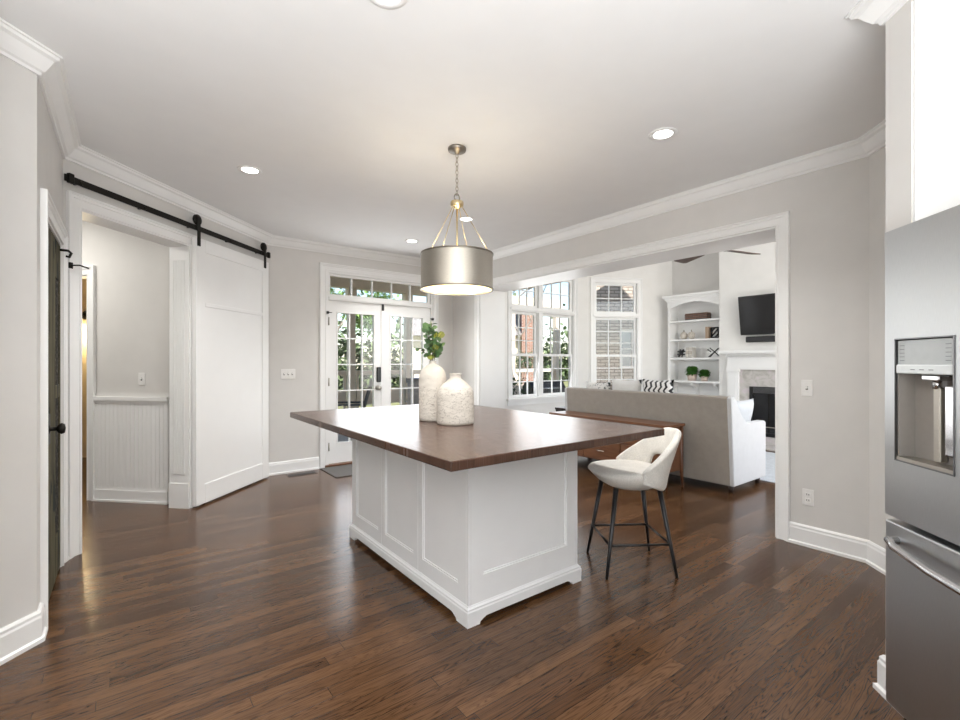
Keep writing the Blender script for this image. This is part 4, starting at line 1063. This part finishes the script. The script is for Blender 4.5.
FXc, FYc, FZc = 5.35, 2.65, 2.60
cf = thing('ceiling_fan', 'brown bladed ceiling fan high in the living room', 'ceiling fan', (FXc, FYc, 0))
m = MB(); m.lathe([(0, ZL), (.07, ZL), (.06, ZL - .06), (.014, ZL - .08), (.014, FZc + .15), (0, FZc + .15)][::-1], seg=20); m.build('downrod', 'nickel_dark', cf)
m = MB(); m.lathe([(0, FZc - .02), (.05, FZc - .02), (.10, FZc + .02), (.105, FZc + .09), (.06, FZc + .15), (0, FZc + .16)], seg=28); m.build('motor_housing', 'nickel_dark', cf)
for k in range(5):
    a = rad(-14) + k * 2 * math.pi / 5
    m = MB(); m.prism([(.18, -.05), (.28, -.075), (.70, -.085), (.74, -.06), (.74, .06), (.70, .085), (.28, .075), (.18, .05)], -.004, .004)
    m.xf(Matrix.Translation((0, 0, FZc)) @ Matrix.Rotation(a, 4, 'Z') @ Matrix.Rotation(rad(12), 4, 'X')); b = m.build('blade', 'fan_wood', cf)
    m = MB(); m.box(.08, .24, -.02, .02, -.012, -.004); m.xf(Matrix.Translation((0, 0, FZc)) @ Matrix.Rotation(a, 4, 'Z')); m.build('blade_iron', 'nickel_dark', b)

m = MB(); m.prism([(-.9, 3.82), (6.1, 3.82), (2.6, 6.3)], 4.1, 8.7, 'x'); struct('roof', m, 'roof', 'unseen shingled roof over the living room, added to shade the brick wing', 'roof')  # out of view, added to keep the sun off the brick wing
# ------------------------------------------------------------------ outside: porch, garden, neighbours
mb = MB(); mb.box(-30, 45, 9.6, 60, -1.0, -.6); mb.box(6.9, 45, 4.0, 9.6, -1.0, -.6)
struct('ground', mb, 'grass', 'winter lawn outside the house')
mb = MB(); mb.box(1.32, 7.7, YN + .14, 8.8, -.25, -.05); struct('porch_floor', mb, 'concrete', 'concrete porch floor outside the patio doors', 'floor')
mb = MB(); mb.box(1.3, 7.0, YN + .14, 8.8, 2.90, 3.0); struct('porch_ceiling', mb, 'porch_ceil', 'tan boarded porch ceiling', 'ceiling')
mb = MB(); mb.box(1.3, 9.2, 8.50, 8.70, 2.70, 2.90); struct('porch_beam', mb, 'porch_wood', 'tan beam along the porch edge', 'beam')
posts = [(2.1, 'outermost tan porch post by the hall side'), (3.43, 'tan porch post seen through the door leaf with the lock'), (4.64, 'tan porch post seen through the door leaf behind the vases'), (7.5, 'tan porch post seen at the inner edge of the twin window'), (9.05, 'tan porch post standing in the middle of the twin window view')]
for x, txt in posts:
    o = thing('porch_post', txt, 'post', (x, 8.6, -.05), group='porch posts')
    MB().box(-.065, .065, -.065, .065, 0, 2.75, .006).build('shaft', 'porch_wood', o)
    MB().box(-.085, .085, -.085, .085, 0, .18, .006).build('base', 'porch_wood', o); MB().box(-.085, .085, -.085, .085, 2.6, 2.75, .006).build('capital', 'porch_wood', o)
for (xa, xb), txt in zip(((2.18, 3.35), (3.51, 4.56), (4.72, 7.42), (7.58, 8.97)), ('porch railing seen through the door leaf with the lock', 'porch railing seen between the two door leaves', 'long porch railing behind the vases', 'porch railing seen through the twin window')):
    o = thing('porch_railing', txt, 'railing', (xa, 8.6, -.05), group='porch railings')
    xa += .022; xb -= .022; o.location.x = xa; w = xb - xa; MB().box(0, w, -.05, .05, 1.09, 1.18, .005).build('top_rail', 'porch_wood', o); MB().box(0, w, -.03, .03, .52, .80, .005).build('lower_board', 'porch_wood', o)
    MB().box(0, w, -.025, .025, .06, .14, .005).build('bottom_rail', 'porch_wood', o)
    n = max(2, round(w / 1.2))
    for k in range(n + 1): MB().box(max(0, min(w - .05, k * w / n - .025)), max(.05, min(w, k * w / n + .025)), -.02, .02, 0, 1.09).build('baluster', 'porch_wood', o)
def patio_chair(label, loc, rz, mat):
    o = thing('patio_chair', label, 'chair', loc, rz)
    MB().box(-.28, .28, -.28, .28, .40, .45, .01).build('seat', mat, o)
    m = MB()
    for k in range(5): m.box(-.26 + k * .106, -.17 + k * .106, -.015, .015, 0, .62)
    m.box(-.28, .28, -.02, .02, .58, .66); m.xf(Matrix.Translation((0, .27, .43)) @ Matrix.Rotation(rad(-16), 4, 'X')); m.build('backrest', mat, o)
    for x in (-.26, .26):
        for y in (-.25, .25): MB().box(x - .02, x + .02, y - .02, y + .02, 0, .42 if y > 0 else .64).build('leg', mat, o)
        MB().box(x - .035, x + .035, -.28, .30, .63, .66, .005).build('armrest', mat, o)
    return o
patio_chair('dark slate patio armchair outside the patio door leaf with the lock', (2.92, 7.6, -.05), rad(-118), 'slate')
patio_chair('pale metal patio chair outside the other patio door leaf', (4.35, 7.5, -.05), rad(150), 'chrome')
gb = thing('porch_planter', 'dark square planter with a shrub outside the twin window', 'planter', (6.15, 7.0, -.05))
MB().lathe([(0, 0), (.20, 0), (.27, .5), (.25, .5), (.24, .44), (0, .44)], seg=4, cap=False).build('box', 'slate', gb)
m = MB(); rng = random.Random(5)
for k in range(260):
    p = Vector((rng.gauss(0, .14), rng.gauss(0, .14), .5 + rng.random() * .5)); m.leaf(p, (rng.uniform(-1, 1), rng.uniform(-1, 1), rng.uniform(0, 1)), (0, 0, 1), .09, .04)
m.build('foliage', 'tree_dark', gb, normals=False)
gr = thing('barbecue_grill', 'dark covered grill outside the twin window', 'grill', (7.35, 7.35, -.05), rad(-20))
MB().box(-.4, .4, -.25, .25, .1, .62, .01).build('cabinet', 'slate', gr); MB().prism([(-.27, .62), (.27, .62), (.25, .80), (.12, .92), (-.12, .92), (-.25, .80)], -.4, .4, 'x').build('lid', 'black', gr)
MB().tube([(-.3, -.29, .78), (.3, -.29, .78)], .014, 8).build('handle', 'chrome', gr)
for x in (-.33, .33): MB().tube([(x, -.2, 0), (x, -.2, .12)], .04, 10).build('caster', 'black', gr)

def tree(label, loc, H_, spread, leaves, mat, seed, bare=False, group='garden trees'):
    rng = random.Random(seed); o = thing('garden_tree', label, 'tree', loc, group=group)
    m = MB(); tips = []
    def branch(p, d, L, r, depth):
        pts = [p]; q = p.copy(); dd = d.copy()
        for k in range(4):
            dd = (dd + Vector((rng.gauss(0, .12), rng.gauss(0, .12), .05))).normalized(); q = q + dd * L / 4; pts.append(q.copy())
        m.tube(pts, [r * (1 - .16 * i) for i in range(5)], 5, cap=False)
        if depth == 0: tips.append((pts[-1], L)); tips.append((pts[2], L)); return
        for k in range(3 if depth > 1 else 4):
            a = rng.uniform(0, 6.28); t_ = rng.uniform(.4, .95); nd = (dd * .55 + Vector((math.cos(a) * spread, math.sin(a) * spread, rng.uniform(.1, .6)))).normalized()
            branch(pts[min(4, 1 + int(t_ * 4))], nd, L * rng.uniform(.55, .72), r * .5, depth - 1)
    branch(Vector((0, 0, 0)), Vector((0, 0, 1)), H_ * .5, H_ * .011, 3)
    m.build('trunk', 'bark', o)
    if not bare:
        m = MB()
        for k in range(leaves):
            p, L = rng.choice(tips); c = p + Vector((rng.gauss(0, 1), rng.gauss(0, 1), rng.gauss(0, .8))) * H_ * .055
            m.leaf(c, (rng.gauss(0, 1), rng.gauss(0, 1), rng.gauss(0, 1)), (0, 0, 1), H_ * .035, H_ * .02)
        m.build('crown', mat, o, normals=False)
tree('bright green leafy tree beyond the porch railing', (4.6, 14.5, -.6), 4.2, .8, 2600, 'tree_leaf', 11)
tree('dark evergreen tree beyond the porch, seen through the door leaf with the lock', (5.0, 21.0, -.6), 5.6, .8, 2600, 'tree_dark', 12)
tree('tall bare tree rising beyond the porch roof', (8.6, 23.5, -.6), 9.0, .9, 0, 'tree_leaf', 13, True)
tree('bushy green tree seen through the door leaf behind the vases', (8.4, 17.5, -.6), 4.4, .8, 2400, 'tree_leaf', 14)
tree('bare tree standing before the brick house', (10.6, 13.2, -.6), 7.5, .9, 0, 'tree_leaf', 15, True)
tree('bare tree seen through the twin window beside the tan post', (19.5, 20.5, -.6), 9.0, .9, 0, 'tree_leaf', 16, True)
tree('dark low evergreen below the twin window view', (13.2, 14.6, -.6), 2.4, .8, 1500, 'tree_dark', 17)
tree('tall bare tree close to the pale brick wing', (19.8, 13.9, -.6), 8.0, .9, 0, 'tree_leaf', 18, True)
hm = MB(); rng = random.Random(9)
for k in range(11000):
    x = rng.uniform(-6, 40); hm.leaf((x, 32 + rng.gauss(0, .8), -.6 + abs(rng.gauss(0, 1)) * 2.1), (rng.gauss(0, 1), rng.gauss(0, 1), rng.gauss(0, 1)), (0, 0, 1), .55, .35)
tag(hm.build('undergrowth', 'undergrowth', normals=False), 'dark green undergrowth along the far end of the lawn', 'undergrowth', kind='stuff')
nb = thing('neighbour_house', 'cream house with a red brick corner seen through the twin window', 'house', (16.5, 17.6, -.6), rad(-37))
MB().box(-.35, .55, 0, 3, 0, 5.2).build('brick_corner', 'brick_red', nb); MB().box(-6.0, -.35, .4, 4, 0, 3.3).build('wall', 'siding', nb)
MB().prism([(-.1, 3.25), (4.4, 3.25), (2.1, 5.0)], -6.3, -.36, 'x').build('roof', 'roof', nb)
for x in (-4.6, -2.4): MB().box(x - .5, x + .5, .35, .42, 1.2, 2.6).build('window', 'glass_dark', nb)
wg = thing('brick_wing', 'pale brick wing of the house outside the bay window', 'building', (8.95, 6.55, -.6), rad(-32))
m = MB()
for a, b, c, d in ((-.72, .02, 0, 4.6), (.66, 1.6, 0, 4.6), (.02, .66, 0, 1.75), (.02, .66, 2.65, 4.6)): m.box(a, b, 0, .25, c, d)
m.build('brick_wall', 'brick_pale', wg)
m = MB()
for a, b, c, d in ((.02, .07, 1.75, 2.65), (.61, .66, 1.75, 2.65), (.07, .61, 1.75, 1.80), (.07, .61, 2.60, 2.65), (.33, .35, 1.8, 2.6), (.07, .61, 2.18, 2.21)): m.box(a, b, .05, .12, c, d)
f_ = m.build('window_frame', 'trim', wg)
t_ = NT('reflecting_pane'); gm = t_.bsdf((.55, .58, .6), .03, 1.0)
MB().box(.07, .61, .085, .09, 1.8, 2.6).build('pane', gm, f_)
